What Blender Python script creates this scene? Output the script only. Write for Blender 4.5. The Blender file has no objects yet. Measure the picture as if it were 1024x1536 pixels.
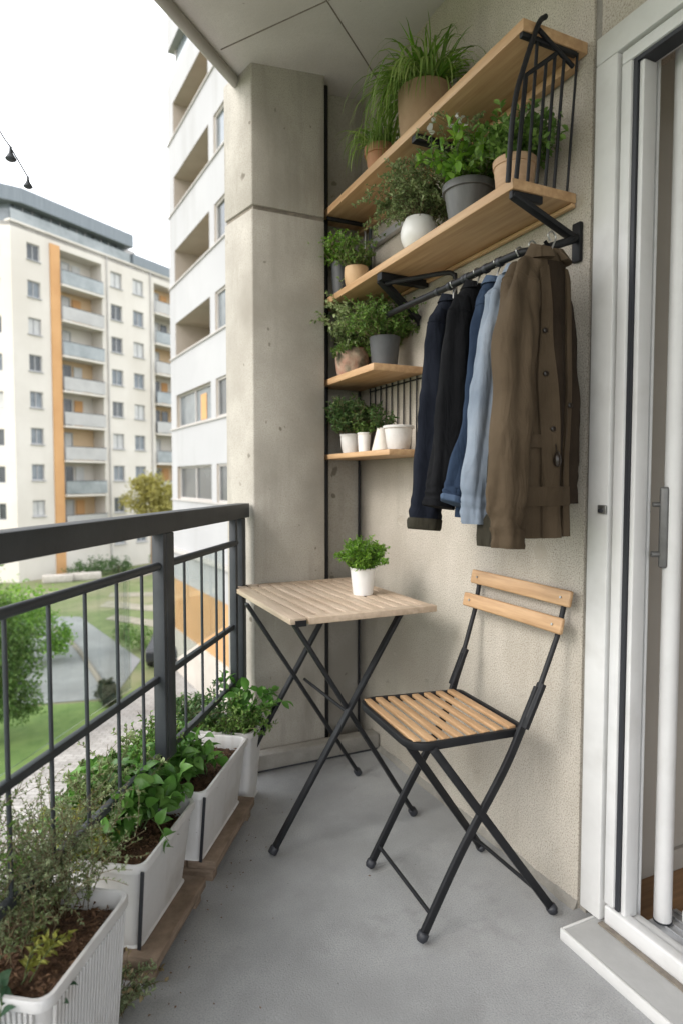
import bpy, bmesh, math, random
import numpy as np
from mathutils import Vector, Matrix
R = math.radians
scene = bpy.context.scene
COL = scene.collection
rnd = random.Random(7)

# ------------------------------------------------------------------ scene objects
def link(o, parent=None):
    COL.objects.link(o)
    if parent is not None:
        o.parent = parent
    return o

def tag(o, label=None, cat=None, group=None, kind=None):
    if label: o['label'] = label
    if cat: o['category'] = cat
    if group: o['group'] = group
    if kind: o['kind'] = kind
    return o

def thing(name, label, cat, loc=(0, 0, 0), group=None, rz=0.0):
    o = bpy.data.objects.new(name, None)
    o.empty_display_size = 0.05
    o.location = loc
    o.rotation_euler = (0, 0, rz)
    link(o)
    return tag(o, label, cat, group)

# ------------------------------------------------------------------ materials
def newmat(name):
    m = bpy.data.materials.new(name)
    m.use_nodes = True
    nt = m.node_tree
    return m, nt, nt.nodes['Principled BSDF'], nt.nodes['Material Output']

def pmat(name, c1, c2=None, scale=5.0, stretch=(1, 1, 1), rough=0.6, metal=0.0, bump=0.0, bscale=60.0,
         detail=6.0, contrast=(0.35, 0.65), speck=None, spots=None, bstretch=None, rvar=0.0, big=None, spec=0.5, fine=None, streak=None):
    m, nt, b, out = newmat(name)
    N, L = nt.nodes, nt.links
    b.inputs['Roughness'].default_value = rough
    b.inputs['Metallic'].default_value = metal
    b.inputs['Specular IOR Level'].default_value = spec
    tc = N.new('ShaderNodeTexCoord')
    mp = N.new('ShaderNodeMapping'); mp.inputs['Scale'].default_value = stretch
    L.new(tc.outputs['Object'], mp.inputs['Vector'])
    col = None
    if c2 is not None:
        nz = N.new('ShaderNodeTexNoise'); nz.inputs['Scale'].default_value = scale; nz.inputs['Detail'].default_value = detail
        nz.inputs['Roughness'].default_value = 0.62
        L.new(mp.outputs[0], nz.inputs['Vector'])
        cr = N.new('ShaderNodeValToRGB')
        cr.color_ramp.elements[0].position = contrast[0]; cr.color_ramp.elements[1].position = contrast[1]
        cr.color_ramp.elements[0].color = (*c1, 1); cr.color_ramp.elements[1].color = (*c2, 1)
        L.new(nz.outputs['Fac'], cr.inputs['Fac'])
        col = cr.outputs['Color']
        if rvar:
            mr = N.new('ShaderNodeMapRange'); mr.inputs['To Min'].default_value = rough - rvar; mr.inputs['To Max'].default_value = rough + rvar
            L.new(nz.outputs['Fac'], mr.inputs['Value']); L.new(mr.outputs[0], b.inputs['Roughness'])
    def mixin(col, fac, c, mode='MIX'):
        mx = N.new('ShaderNodeMix'); mx.data_type = 'RGBA'; mx.blend_type = mode
        L.new(fac, mx.inputs[0])
        if col is None: mx.inputs[6].default_value = (*c1, 1)
        else: L.new(col, mx.inputs[6])
        mx.inputs[7].default_value = (*c, 1)
        return mx.outputs[2]
    if big is not None:      # broad stains: (colour, scale, lo, hi)
        nz2 = N.new('ShaderNodeTexNoise'); nz2.inputs['Scale'].default_value = big[1]; nz2.inputs['Detail'].default_value = 5
        L.new(tc.outputs['Object'], nz2.inputs['Vector'])
        mr = N.new('ShaderNodeMapRange'); mr.inputs['From Min'].default_value = big[2]; mr.inputs['From Max'].default_value = big[3]
        L.new(nz2.outputs['Fac'], mr.inputs['Value'])
        col = mixin(col, mr.outputs[0], big[0])
    if streak is not None:   # runs of rain and dirt: (colour, scale, lo, hi)
        ms = N.new('ShaderNodeMapping'); ms.inputs['Scale'].default_value = (1.0, 1.0, 0.16)
        L.new(tc.outputs['Object'], ms.inputs['Vector'])
        nz4 = N.new('ShaderNodeTexNoise'); nz4.inputs['Scale'].default_value = streak[1]; nz4.inputs['Detail'].default_value = 6; nz4.inputs['Roughness'].default_value = 0.65
        L.new(ms.outputs[0], nz4.inputs['Vector'])
        mr = N.new('ShaderNodeMapRange'); mr.inputs['From Min'].default_value = streak[2]; mr.inputs['From Max'].default_value = streak[3]
        L.new(nz4.outputs['Fac'], mr.inputs['Value'])
        col = mixin(col, mr.outputs[0], streak[0])
    if fine is not None:     # fine grain: (colour, scale, lo, hi)
        nz3 = N.new('ShaderNodeTexNoise'); nz3.inputs['Scale'].default_value = fine[1]; nz3.inputs['Detail'].default_value = 3
        L.new(tc.outputs['Object'], nz3.inputs['Vector'])
        mr = N.new('ShaderNodeMapRange'); mr.inputs['From Min'].default_value = fine[2]; mr.inputs['From Max'].default_value = fine[3]
        L.new(nz3.outputs['Fac'], mr.inputs['Value'])
        col = mixin(col, mr.outputs[0], fine[0])
    holes = None
    for sp in (speck, spots):
        if sp is None: continue
        # sparse blotches: (colour, scale, radius, share)
        c, sc, rad, share = sp
        nd = N.new('ShaderNodeTexNoise'); nd.inputs['Scale'].default_value = sc * 1.7; nd.inputs['Detail'].default_value = 2
        L.new(tc.outputs['Object'], nd.inputs['Vector'])
        va = N.new('ShaderNodeVectorMath'); va.operation = 'MULTIPLY_ADD'
        va.inputs[1].default_value = (0.5 / sc,) * 3
        L.new(nd.outputs['Color'], va.inputs[0]); L.new(tc.outputs['Object'], va.inputs[2])
        vo = N.new('ShaderNodeTexVoronoi'); vo.inputs['Scale'].default_value = sc
        L.new(va.outputs[0], vo.inputs['Vector'])
        sx = N.new('ShaderNodeSeparateColor'); L.new(vo.outputs['Color'], sx.inputs[0])
        gt = N.new('ShaderNodeMath'); gt.operation = 'LESS_THAN'; gt.inputs[1].default_value = share
        L.new(sx.outputs[0], gt.inputs[0])
        rr = N.new('ShaderNodeMath'); rr.operation = 'MULTIPLY_ADD'; rr.inputs[1].default_value = rad; rr.inputs[2].default_value = rad * 0.4
        L.new(sx.outputs[1], rr.inputs[0])
        sm = N.new('ShaderNodeMapRange'); sm.interpolation_type = 'SMOOTHSTEP'
        sm.inputs['To Min'].default_value = 1; sm.inputs['To Max'].default_value = 0
        L.new(vo.outputs['Distance'], sm.inputs['Value'])
        h = N.new('ShaderNodeMath'); h.operation = 'MULTIPLY'; h.inputs[1].default_value = 0.6
        L.new(rr.outputs[0], h.inputs[0]); L.new(h.outputs[0], sm.inputs['From Min']); L.new(rr.outputs[0], sm.inputs['From Max'])
        fm = N.new('ShaderNodeMath'); fm.operation = 'MULTIPLY'
        L.new(gt.outputs[0], fm.inputs[0]); L.new(sm.outputs[0], fm.inputs[1])
        f2 = N.new('ShaderNodeMath'); f2.operation = 'MULTIPLY'; f2.inputs[1].default_value = 0.8
        L.new(fm.outputs[0], f2.inputs[0])
        col = mixin(col, f2.outputs[0], c)
        holes = fm.outputs[0]
    if col is None: b.inputs['Base Color'].default_value = (*c1, 1)
    else: L.new(col, b.inputs['Base Color'])
    if bump:
        nb = N.new('ShaderNodeTexNoise'); nb.inputs['Scale'].default_value = bscale; nb.inputs['Detail'].default_value = 5
        if bstretch:
            mb = N.new('ShaderNodeMapping'); mb.inputs['Scale'].default_value = bstretch
            L.new(tc.outputs['Object'], mb.inputs['Vector']); L.new(mb.outputs[0], nb.inputs['Vector'])
        else:
            L.new(tc.outputs['Object'], nb.inputs['Vector'])
        hgt = nb.outputs['Fac']
        if holes is not None:
            sb = N.new('ShaderNodeMath'); sb.operation = 'SUBTRACT'
            L.new(hgt, sb.inputs[0]); L.new(holes, sb.inputs[1]); hgt = sb.outputs[0]
        bp = N.new('ShaderNodeBump'); bp.inputs['Strength'].default_value = bump; bp.inputs['Distance'].default_value = 0.004
        L.new(hgt, bp.inputs['Height']); L.new(bp.outputs[0], b.inputs['Normal'])
    return m

def leafmat(name, dark, mid, light, transl=0.35, rough=0.5):
    m, nt, b, out = newmat(name)
    N, L = nt.nodes, nt.links
    g = N.new('ShaderNodeNewGeometry')
    cr = N.new('ShaderNodeValToRGB')
    e = cr.color_ramp.elements
    e[0].color = (*dark, 1); e[1].color = (*light, 1)
    k = e.new(0.55); k.color = (*mid, 1)
    tc = N.new('ShaderNodeTexCoord'); nz = N.new('ShaderNodeTexNoise'); nz.inputs['Scale'].default_value = 14
    L.new(tc.outputs['Object'], nz.inputs['Vector'])
    ad = N.new('ShaderNodeMath'); ad.operation = 'MULTIPLY_ADD'; ad.inputs[1].default_value = 0.6
    L.new(g.outputs['Random Per Island'], ad.inputs[0])
    mr = N.new('ShaderNodeMapRange'); mr.inputs['From Min'].default_value = 0.3; mr.inputs['From Max'].default_value = 0.7; mr.inputs['To Max'].default_value = 0.4
    L.new(nz.outputs['Fac'], mr.inputs['Value']); L.new(mr.outputs[0], ad.inputs[2])
    L.new(ad.outputs[0], cr.inputs['Fac'])
    L.new(cr.outputs['Color'], b.inputs['Base Color'])
    b.inputs['Roughness'].default_value = rough
    b.inputs['Specular IOR Level'].default_value = 0.35
    tr = N.new('ShaderNodeBsdfTranslucent')
    hs = N.new('ShaderNodeHueSaturation'); hs.inputs['Value'].default_value = 1.25; hs.inputs['Saturation'].default_value = 1.1
    L.new(cr.outputs['Color'], hs.inputs['Color']); L.new(hs.outputs[0], tr.inputs['Color'])
    mx = N.new('ShaderNodeMixShader'); mx.inputs[0].default_value = transl
    L.new(b.outputs[0], mx.inputs[1]); L.new(tr.outputs[0], mx.inputs[2])
    L.new(mx.outputs[0], out.inputs['Surface'])
    return m

def glassmat(name, tint=(0.93, 0.965, 0.95)):
    m, nt, b, out = newmat(name)
    N, L = nt.nodes, nt.links
    N.remove(b)
    t = N.new('ShaderNodeBsdfTransparent'); t.inputs[0].default_value = (*tint, 1)
    g = N.new('ShaderNodeBsdfGlossy'); g.inputs['Roughness'].default_value = 0.03
    lw = N.new('ShaderNodeLayerWeight'); lw.inputs['Blend'].default_value = 0.12
    mx = N.new('ShaderNodeMixShader'); sc = N.new('ShaderNodeMath'); sc.operation = 'MULTIPLY'; sc.inputs[1].default_value = 0.35
    L.new(lw.outputs['Fresnel'], sc.inputs[0])
    L.new(sc.outputs[0], mx.inputs[0]); L.new(t.outputs[0], mx.inputs[1]); L.new(g.outputs[0], mx.inputs[2])
    L.new(mx.outputs[0], out.inputs['Surface'])
    return m

MT = {}
MT['concrete'] = pmat('concrete', (0.335, 0.312, 0.272), (0.445, 0.420, 0.372), scale=3.2, rough=0.85, bump=0.22, bscale=60, detail=8,
                      speck=((0.15, 0.132, 0.105), 15.0, 0.17, 0.30), spots=((0.13, 0.112, 0.085), 8.0, 0.14, 0.42), big=((0.25, 0.23, 0.195), 1.9, 0.47, 0.66),
                      fine=((0.26, 0.238, 0.20), 220, 0.46, 0.78), streak=((0.25, 0.233, 0.20), 7.0, 0.52, 0.72))

MT['concrete_ceiling'] = pmat('concrete_ceiling', (0.57, 0.55, 0.515), (0.66, 0.64, 0.605), scale=2.8, rough=0.85, bump=0.25, bscale=60, detail=8,
                              speck=((0.22, 0.20, 0.17), 11.0, 0.10, 0.2), big=((0.47, 0.45, 0.415), 1.3, 0.47, 0.70), fine=((0.48, 0.46, 0.43), 330, 0.45, 0.75))
MT['joint'] = pmat('joint', (0.16, 0.14, 0.12), (0.24, 0.21, 0.17), scale=40, rough=0.95, bump=0.6, bscale=120)
MT['stucco'] = pmat('stucco', (0.47, 0.432, 0.368), (0.60, 0.56, 0.495), scale=2.4, rough=0.92, bump=0.55, bscale=210, detail=9,
                    speck=((0.20, 0.175, 0.14), 95.0, 0.17, 0.10), spots=((0.40, 0.36, 0.30), 10.0, 0.3, 0.2), big=((0.41, 0.368, 0.305), 1.7, 0.45, 0.72),
                    fine=((0.22, 0.19, 0.15), 250, 0.45, 0.76), streak=((0.40, 0.365, 0.31), 5.0, 0.52, 0.75))
MT['screed'] = pmat('screed', (0.30, 0.303, 0.305), (0.385, 0.388, 0.39), scale=3.4, rough=0.82, bump=0.3, bscale=240, detail=9,
                    speck=((0.14, 0.14, 0.14), 48, 0.12, 0.05), spots=((0.235, 0.233, 0.228), 4.0, 0.30, 0.25), big=((0.25, 0.252, 0.253), 2.6, 0.47, 0.70), streak=((0.27, 0.27, 0.27), 9.0, 0.55, 0.75), fine=((0.225, 0.23, 0.235), 270, 0.45, 0.78))
MT['mortar'] = pmat('mortar', (0.22, 0.208, 0.185), (0.30, 0.285, 0.255), scale=14, rough=0.95, bump=0.6, bscale=140, detail=8, fine=((0.22, 0.205, 0.18), 320, 0.48, 0.72))
MT['shelf_wood'] = pmat('shelf_wood', (0.40, 0.235, 0.118), (0.56, 0.365, 0.20), scale=3.0, stretch=(14, 0.9, 14), rough=0.5, bump=0.12, bscale=5, bstretch=(60, 3, 60),
                        speck=((0.32, 0.18, 0.08), 6, 0.07, 0.25), detail=8, big=((0.44, 0.265, 0.13), 2.0, 0.5, 0.8))
MT['chair_wood'] = pmat('chair_wood', (0.38, 0.225, 0.112), (0.53, 0.34, 0.185), scale=4.0, stretch=(14, 1.0, 14), rough=0.45, bump=0.12, bscale=6, bstretch=(60, 3, 60), detail=8)
MT['table_wood'] = pmat('table_wood', (0.42, 0.325, 0.235), (0.56, 0.45, 0.345), scale=4.0, stretch=(14, 0.9, 14), rough=0.6, bump=0.2, bscale=6, bstretch=(60, 3, 60), detail=8,
                        big=((0.45, 0.34, 0.24), 4, 0.5, 0.75))
MT['old_wood'] = pmat('old_wood', (0.16, 0.115, 0.08), (0.27, 0.20, 0.145), scale=5, stretch=(4, 4, 16), rough=0.8, bump=0.5, bscale=30, detail=8)
MT['black_metal'] = pmat('black_metal', (0.008, 0.0085, 0.010), (0.013, 0.0135, 0.016), scale=20, rough=0.5, bump=0.05, bscale=200, spec=0.3)
MT['rail_metal'] = pmat('rail_metal', (0.034, 0.039, 0.044), (0.050, 0.056, 0.062), scale=9, rough=0.5, bump=0.08, bscale=160, spec=0.35)
MT['steel'] = pmat('steel', (0.36, 0.36, 0.35), (0.45, 0.45, 0.44), scale=30, rough=0.35, metal=0.9)
MT['grey_metal'] = pmat('grey_metal', (0.32, 0.31, 0.28), (0.38, 0.36, 0.33), scale=6, rough=0.6, bump=0.1)
MT['plastic_white'] = pmat('plastic_white', (0.55, 0.545, 0.54), (0.63, 0.625, 0.62), scale=6, rough=0.42, big=((0.44, 0.415, 0.385), 7, 0.52, 0.76), speck=((0.20, 0.14, 0.09), 45, 0.12, 0.10), streak=((0.47, 0.45, 0.425), 16, 0.55, 0.75), bump=0.04, bscale=120)
MT['paint_white'] = pmat('paint_white', (0.60, 0.602, 0.60), (0.66, 0.662, 0.66), scale=5, rough=0.45, big=((0.55, 0.548, 0.535), 9, 0.55, 0.8), bump=0.06, bscale=70)
MT['paint_old'] = pmat('paint_old', (0.58, 0.58, 0.57), (0.64, 0.64, 0.63), scale=5, rough=0.6, big=((0.52, 0.515, 0.50), 8, 0.5, 0.75), bump=0.25, bscale=40,
                       speck=((0.42, 0.40, 0.36), 30, 0.12, 0.12))
MT['sill'] = pmat('sill', (0.36, 0.36, 0.355), (0.43, 0.43, 0.425), scale=7, rough=0.7, bump=0.15, bscale=80)
MT['gasket'] = pmat('gasket', (0.02, 0.022, 0.028), rough=0.5)
MT['handle_grey'] = pmat('handle_grey', (0.10, 0.10, 0.098), (0.14, 0.14, 0.137), scale=20, rough=0.4, metal=0.3)
MT['aluminium'] = pmat('aluminium', (0.5, 0.51, 0.53), (0.6, 0.61, 0.63), scale=4, stretch=(30, 1, 1), rough=0.38, metal=0.6)
MT['room_wall'] = pmat('room_wall', (0.34, 0.315, 0.28), (0.38, 0.355, 0.315), scale=3, rough=0.8, bump=0.05)
MT['room_floor'] = pmat('room_floor', (0.20, 0.105, 0.045), (0.30, 0.165, 0.075), scale=4, stretch=(1, 14, 1), rough=0.4, bump=0.1, bscale=30)
MT['soil'] = pmat('soil', (0.045, 0.024, 0.014), (0.135, 0.075, 0.042), scale=60, rough=0.95, bump=1.0, bscale=90)
MT['chip'] = pmat('chip', (0.07, 0.035, 0.018), (0.21, 0.12, 0.068), scale=25, rough=0.9)
MT['pot_charcoal'] = pmat('pot_charcoal', (0.055, 0.058, 0.062), (0.075, 0.078, 0.082), scale=12, rough=0.55, bump=0.1)
MT['pot_bucket'] = pmat('pot_bucket', (0.085, 0.085, 0.085), (0.13, 0.13, 0.128), scale=5, stretch=(6, 6, 0.7), rough=0.5, bump=0.1)
MT['pot_terracotta'] = pmat('pot_terracotta', (0.40, 0.19, 0.10), (0.50, 0.27, 0.16), scale=9, rough=0.8, bump=0.2)
MT['pot_clay'] = pmat('pot_clay', (0.28, 0.18, 0.105), (0.37, 0.255, 0.155), scale=6, rough=0.8, bump=0.3, big=((0.28, 0.18, 0.10), 7, 0.5, 0.75))
MT['pot_banded'] = pmat('pot_banded', (0.45, 0.285, 0.175), (0.56, 0.38, 0.25), scale=4, stretch=(1, 1, 12), rough=0.75, bump=0.25, bscale=10, bstretch=(1, 1, 20))
MT['pot_tan'] = pmat('pot_tan', (0.50, 0.33, 0.18), (0.57, 0.40, 0.24), scale=10, rough=0.7, bump=0.1)
MT['pot_white'] = pmat('pot_white', (0.72, 0.71, 0.69), (0.78, 0.77, 0.76), scale=8, rough=0.3)
MT['pot_whitewash'] = pmat('pot_whitewash', (0.56, 0.55, 0.53), (0.68, 0.67, 0.655), scale=10, rough=0.75, bump=0.35, bscale=70, big=((0.52, 0.46, 0.41), 14, 0.55, 0.75))
MT['pot_pale'] = pmat('pot_pale', (0.60, 0.56, 0.50), (0.69, 0.655, 0.60), scale=10, rough=0.7, bump=0.2)
MT['pot_mossy'] = pmat('pot_mossy', (0.34, 0.17, 0.12), (0.44, 0.36, 0.27), scale=22, rough=0.9, bump=0.9, bscale=60, big=((0.09, 0.085, 0.055), 16, 0.45, 0.62))
MT['bark'] = pmat('bark', (0.10, 0.07, 0.045), (0.22, 0.16, 0.11), scale=20, stretch=(6, 6, 1), rough=0.9, bump=0.6)
MT['twig'] = pmat('twig', (0.10, 0.075, 0.04), (0.17, 0.14, 0.07), scale=30, rough=0.8)
MT['green_stem'] = pmat('green_stem', (0.06, 0.10, 0.03), (0.11, 0.15, 0.05), scale=30, rough=0.6)
def cloth(name, c1, c2, scale=8, rough=0.92, big=None, stretch=(1, 1, 1)):
    m = pmat(name, c1, c2, scale=scale, stretch=stretch, rough=rough, bump=0.22, bscale=420, spec=0.12, big=big)
    nt = m.node_tree; N, L = nt.nodes, nt.links            # broad drape wrinkles under the weave
    tc = N.new('ShaderNodeTexCoord'); mp = N.new('ShaderNodeMapping'); mp.inputs['Scale'].default_value = (1.0, 1.0, 0.30); mp.inputs['Rotation'].default_value = (0, R(12), 0)
    nz = N.new('ShaderNodeTexNoise'); nz.inputs['Scale'].default_value = 26; nz.inputs['Detail'].default_value = 3; nz.inputs['Distortion'].default_value = 0.6
    L.new(tc.outputs['Object'], mp.inputs[0]); L.new(mp.outputs[0], nz.inputs['Vector'])
    b2 = N.new('ShaderNodeBump'); b2.inputs['Strength'].default_value = 0.75; b2.inputs['Distance'].default_value = 0.012
    L.new(nz.outputs['Fac'], b2.inputs['Height'])
    b1 = next(n for n in N if n.type == 'BUMP' and n != b2)
    L.new(b2.outputs[0], b1.inputs['Normal'])
    return m
MT['navy'] = cloth('navy', (0.0075, 0.0095, 0.0155), (0.0125, 0.015, 0.023))
MT['black_cloth'] = cloth('black_cloth', (0.006, 0.0063, 0.0075), (0.009, 0.0094, 0.0108))
MT['denim_dark'] = cloth('denim_dark', (0.018, 0.030, 0.056), (0.03, 0.048, 0.083))
MT['denim_mid'] = cloth('denim_mid', (0.055, 0.083, 0.135), (0.08, 0.115, 0.175))
MT['denim_light'] = cloth('denim_light', (0.175, 0.212, 0.265), (0.24, 0.28, 0.335), big=((0.30, 0.34, 0.395), 7, 0.5, 0.75))
MT['brown_cloth'] = cloth('brown_cloth', (0.068, 0.049, 0.031), (0.094, 0.069, 0.045), big=((0.115, 0.085, 0.056), 5, 0.5, 0.8))
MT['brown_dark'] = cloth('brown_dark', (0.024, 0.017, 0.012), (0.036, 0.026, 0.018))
MT['olive_cloth'] = cloth('olive_cloth', (0.03, 0.028, 0.02), (0.045, 0.04, 0.03))
MT['button'] = pmat('button', (0.02, 0.014, 0.01), rough=0.3)
MT['clear'] = pmat('clear', (0.62, 0.62, 0.60), rough=0.15)
# leaves
MT['leaf_herb'] = leafmat('leaf_herb', (0.052, 0.109, 0.023), (0.129, 0.228, 0.052), (0.307, 0.445, 0.129))
MT['leaf_bright'] = leafmat('leaf_bright', (0.066, 0.155, 0.018), (0.165, 0.326, 0.045), (0.330, 0.500, 0.090))
MT['leaf_broad'] = leafmat('leaf_broad', (0.051, 0.139, 0.028), (0.104, 0.236, 0.047), (0.190, 0.358, 0.087), transl=0.3, rough=0.38)
MT['leaf_grass'] = leafmat('leaf_grass', (0.081, 0.162, 0.033), (0.182, 0.290, 0.066), (0.436, 0.512, 0.198), transl=0.35)
MT['leaf_thyme'] = leafmat('leaf_thyme', (0.117, 0.152, 0.076), (0.241, 0.296, 0.158), (0.454, 0.509, 0.317), transl=0.35)
MT['leaf_dark'] = leafmat('leaf_dark', (0.037, 0.085, 0.029), (0.079, 0.149, 0.048), (0.172, 0.262, 0.097))
MT['leaf_blue'] = leafmat('leaf_blue', (0.033, 0.085, 0.045), (0.074, 0.147, 0.083), (0.132, 0.217, 0.128))
MT['leaf_sage'] = leafmat('leaf_sage', (0.097, 0.145, 0.053), (0.214, 0.283, 0.118), (0.469, 0.538, 0.289), transl=0.35)
MT['leaf_yellow'] = leafmat('leaf_yellow', (0.181, 0.202, 0.038), (0.330, 0.341, 0.075), (0.500, 0.496, 0.165))
MT['flower'] = leafmat('flower', (0.62, 0.62, 0.58), (0.72, 0.72, 0.70), (0.8, 0.8, 0.78))
MT['dry'] = leafmat('dry', (0.20, 0.15, 0.08), (0.30, 0.24, 0.13), (0.42, 0.36, 0.22))
MT['tree_leaf'] = leafmat('tree_leaf', (0.049, 0.116, 0.027), (0.116, 0.202, 0.048), (0.214, 0.310, 0.090))
MT['tree_gold'] = leafmat('tree_gold', (0.231, 0.217, 0.053), (0.380, 0.341, 0.105), (0.500, 0.496, 0.210))
# outside
MT['facade_cream'] = pmat('facade_cream', (0.58, 0.545, 0.49), (0.63, 0.595, 0.54), scale=0.4, rough=0.9, big=((0.53, 0.49, 0.43), 0.15, 0.5, 0.8), streak=((0.53, 0.49, 0.435), 0.5, 0.52, 0.75))
MT['facade_ochre'] = pmat('facade_ochre', (0.50, 0.27, 0.115), (0.56, 0.32, 0.145), scale=0.5, rough=0.9)
MT['facade_tan'] = pmat('facade_tan', (0.55, 0.40, 0.25), (0.60, 0.45, 0.29), scale=0.6, rough=0.9)
MT['facade_white'] = pmat('facade_white', (0.365, 0.366, 0.374), (0.395, 0.396, 0.404), scale=0.5, rough=0.85, big=((0.33, 0.33, 0.338), 0.25, 0.5, 0.8), streak=((0.31, 0.308, 0.305), 0.8, 0.52, 0.76))
MT['facade_grey'] = pmat('facade_grey', (0.40, 0.38, 0.36), (0.46, 0.44, 0.42), scale=0.8, rough=0.9)
MT['facade_base'] = pmat('facade_base', (0.46, 0.26, 0.115), (0.54, 0.31, 0.145), scale=0.9, rough=0.9, big=((0.42, 0.25, 0.12), 0.5, 0.5, 0.7))
MT['plinth'] = pmat('plinth', (0.46, 0.42, 0.37), (0.52, 0.48, 0.43), scale=1.5, rough=0.9)
MT['loggia'] = pmat('loggia', (0.38, 0.33, 0.275), (0.44, 0.385, 0.325), scale=1.0, rough=0.9)
MT['roof_metal'] = pmat('roof_metal', (0.14, 0.165, 0.185), (0.19, 0.215, 0.235), scale=2.0, stretch=(9, 9, 0.2), rough=0.5)
MT['pane'] = pmat('pane', (0.10, 0.12, 0.135), (0.20, 0.225, 0.245), scale=0.7, rough=0.12)
MT['pane_pale'] = pmat('pane_pale', (0.42, 0.42, 0.41), (0.52, 0.52, 0.50), scale=0.9, rough=0.4)
MT['pane_dark'] = pmat('pane_dark', (0.05, 0.055, 0.06), (0.09, 0.10, 0.105), scale=0.8, rough=0.15)
MT['orange_blind'] = pmat('orange_blind', (0.62, 0.16, 0.06), (0.68, 0.20, 0.08), scale=3, rough=0.8)
MT['balcony_glass'] = pmat('balcony_glass', (0.20, 0.225, 0.23), (0.31, 0.335, 0.34), scale=0.8, rough=0.2)
MT['balcony_panel'] = pmat('balcony_panel', (0.36, 0.355, 0.345), (0.43, 0.425, 0.41), scale=0.8, rough=0.6)
MT['lawn'] = pmat('lawn', (0.085, 0.115, 0.035), (0.135, 0.165, 0.06), scale=1.6, rough=0.95, bump=0.6, bscale=9, big=((0.21, 0.19, 0.115), 0.16, 0.46, 0.66))
MT['lawn_bright'] = pmat('lawn_bright', (0.085, 0.145, 0.032), (0.135, 0.20, 0.052), scale=2.2, rough=0.95, bump=0.6, bscale=14)
MT['asphalt'] = pmat('asphalt', (0.19, 0.19, 0.19), (0.235, 0.235, 0.235), scale=1.2, rough=0.9, bump=0.2, bscale=30, big=((0.165, 0.165, 0.165), 0.35, 0.5, 0.7))
MT['gravel_path'] = pmat('gravel_path', (0.19, 0.175, 0.13), (0.27, 0.245, 0.19), scale=2.0, rough=0.95, bump=0.3, bscale=30)
MT['stone'] = pmat('stone', (0.36, 0.33, 0.29), (0.46, 0.43, 0.39), scale=4, rough=0.9, bump=0.4)
MT['hedge_dark'] = leafmat('hedge_dark', (0.02, 0.03, 0.012), (0.035, 0.05, 0.02), (0.06, 0.08, 0.035))
MT['car_paint'] = pmat('car_paint', (0.02, 0.022, 0.025), rough=0.25)
MT['tyre'] = pmat('tyre', (0.015, 0.015, 0.015), rough=0.8)
MT['glass'] = glassmat('glass')
# paving stones: brick texture
def pavingmat():
    m, nt, b, out = newmat('paving')
    N, L = nt.nodes, nt.links
    tc = N.new('ShaderNodeTexCoord'); br = N.new('ShaderNodeTexBrick')
    br.inputs['Scale'].default_value = 1.6; br.inputs['Mortar Size'].default_value = 0.03
    br.inputs['Color1'].default_value = (0.33, 0.32, 0.305, 1); br.inputs['Color2'].default_value = (0.42, 0.405, 0.385, 1); br.inputs['Mortar'].default_value = (0.24, 0.23, 0.215, 1)
    mp = N.new('ShaderNodeMapping'); mp.inputs['Rotation'].default_value = (0, 0, R(28))
    L.new(tc.outputs['Object'], mp.inputs['Vector']); L.new(mp.outputs[0], br.inputs['Vector'])
    nz = N.new('ShaderNodeTexNoise'); nz.inputs['Scale'].default_value = 1.1; nz.inputs['Detail'].default_value = 6
    L.new(tc.outputs['Object'], nz.inputs['Vector'])
    mx = N.new('ShaderNodeMix'); mx.data_type = 'RGBA'; mx.blend_type = 'MULTIPLY'; mx.inputs[0].default_value = 0.6
    L.new(br.outputs['Color'], mx.inputs[6])
    cr = N.new('ShaderNodeValToRGB'); cr.color_ramp.elements[0].color = (0.55, 0.52, 0.48, 1); cr.color_ramp.elements[0].position = 0.3; cr.color_ramp.elements[1].position = 0.65
    L.new(nz.outputs['Fac'], cr.inputs['Fac']); L.new(cr.outputs[0], mx.inputs[7])
    L.new(mx.outputs[2], b.inputs['Base Color']); b.inputs['Roughness'].default_value = 0.9
    return m
MT['paving'] = pavingmat()

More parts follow.
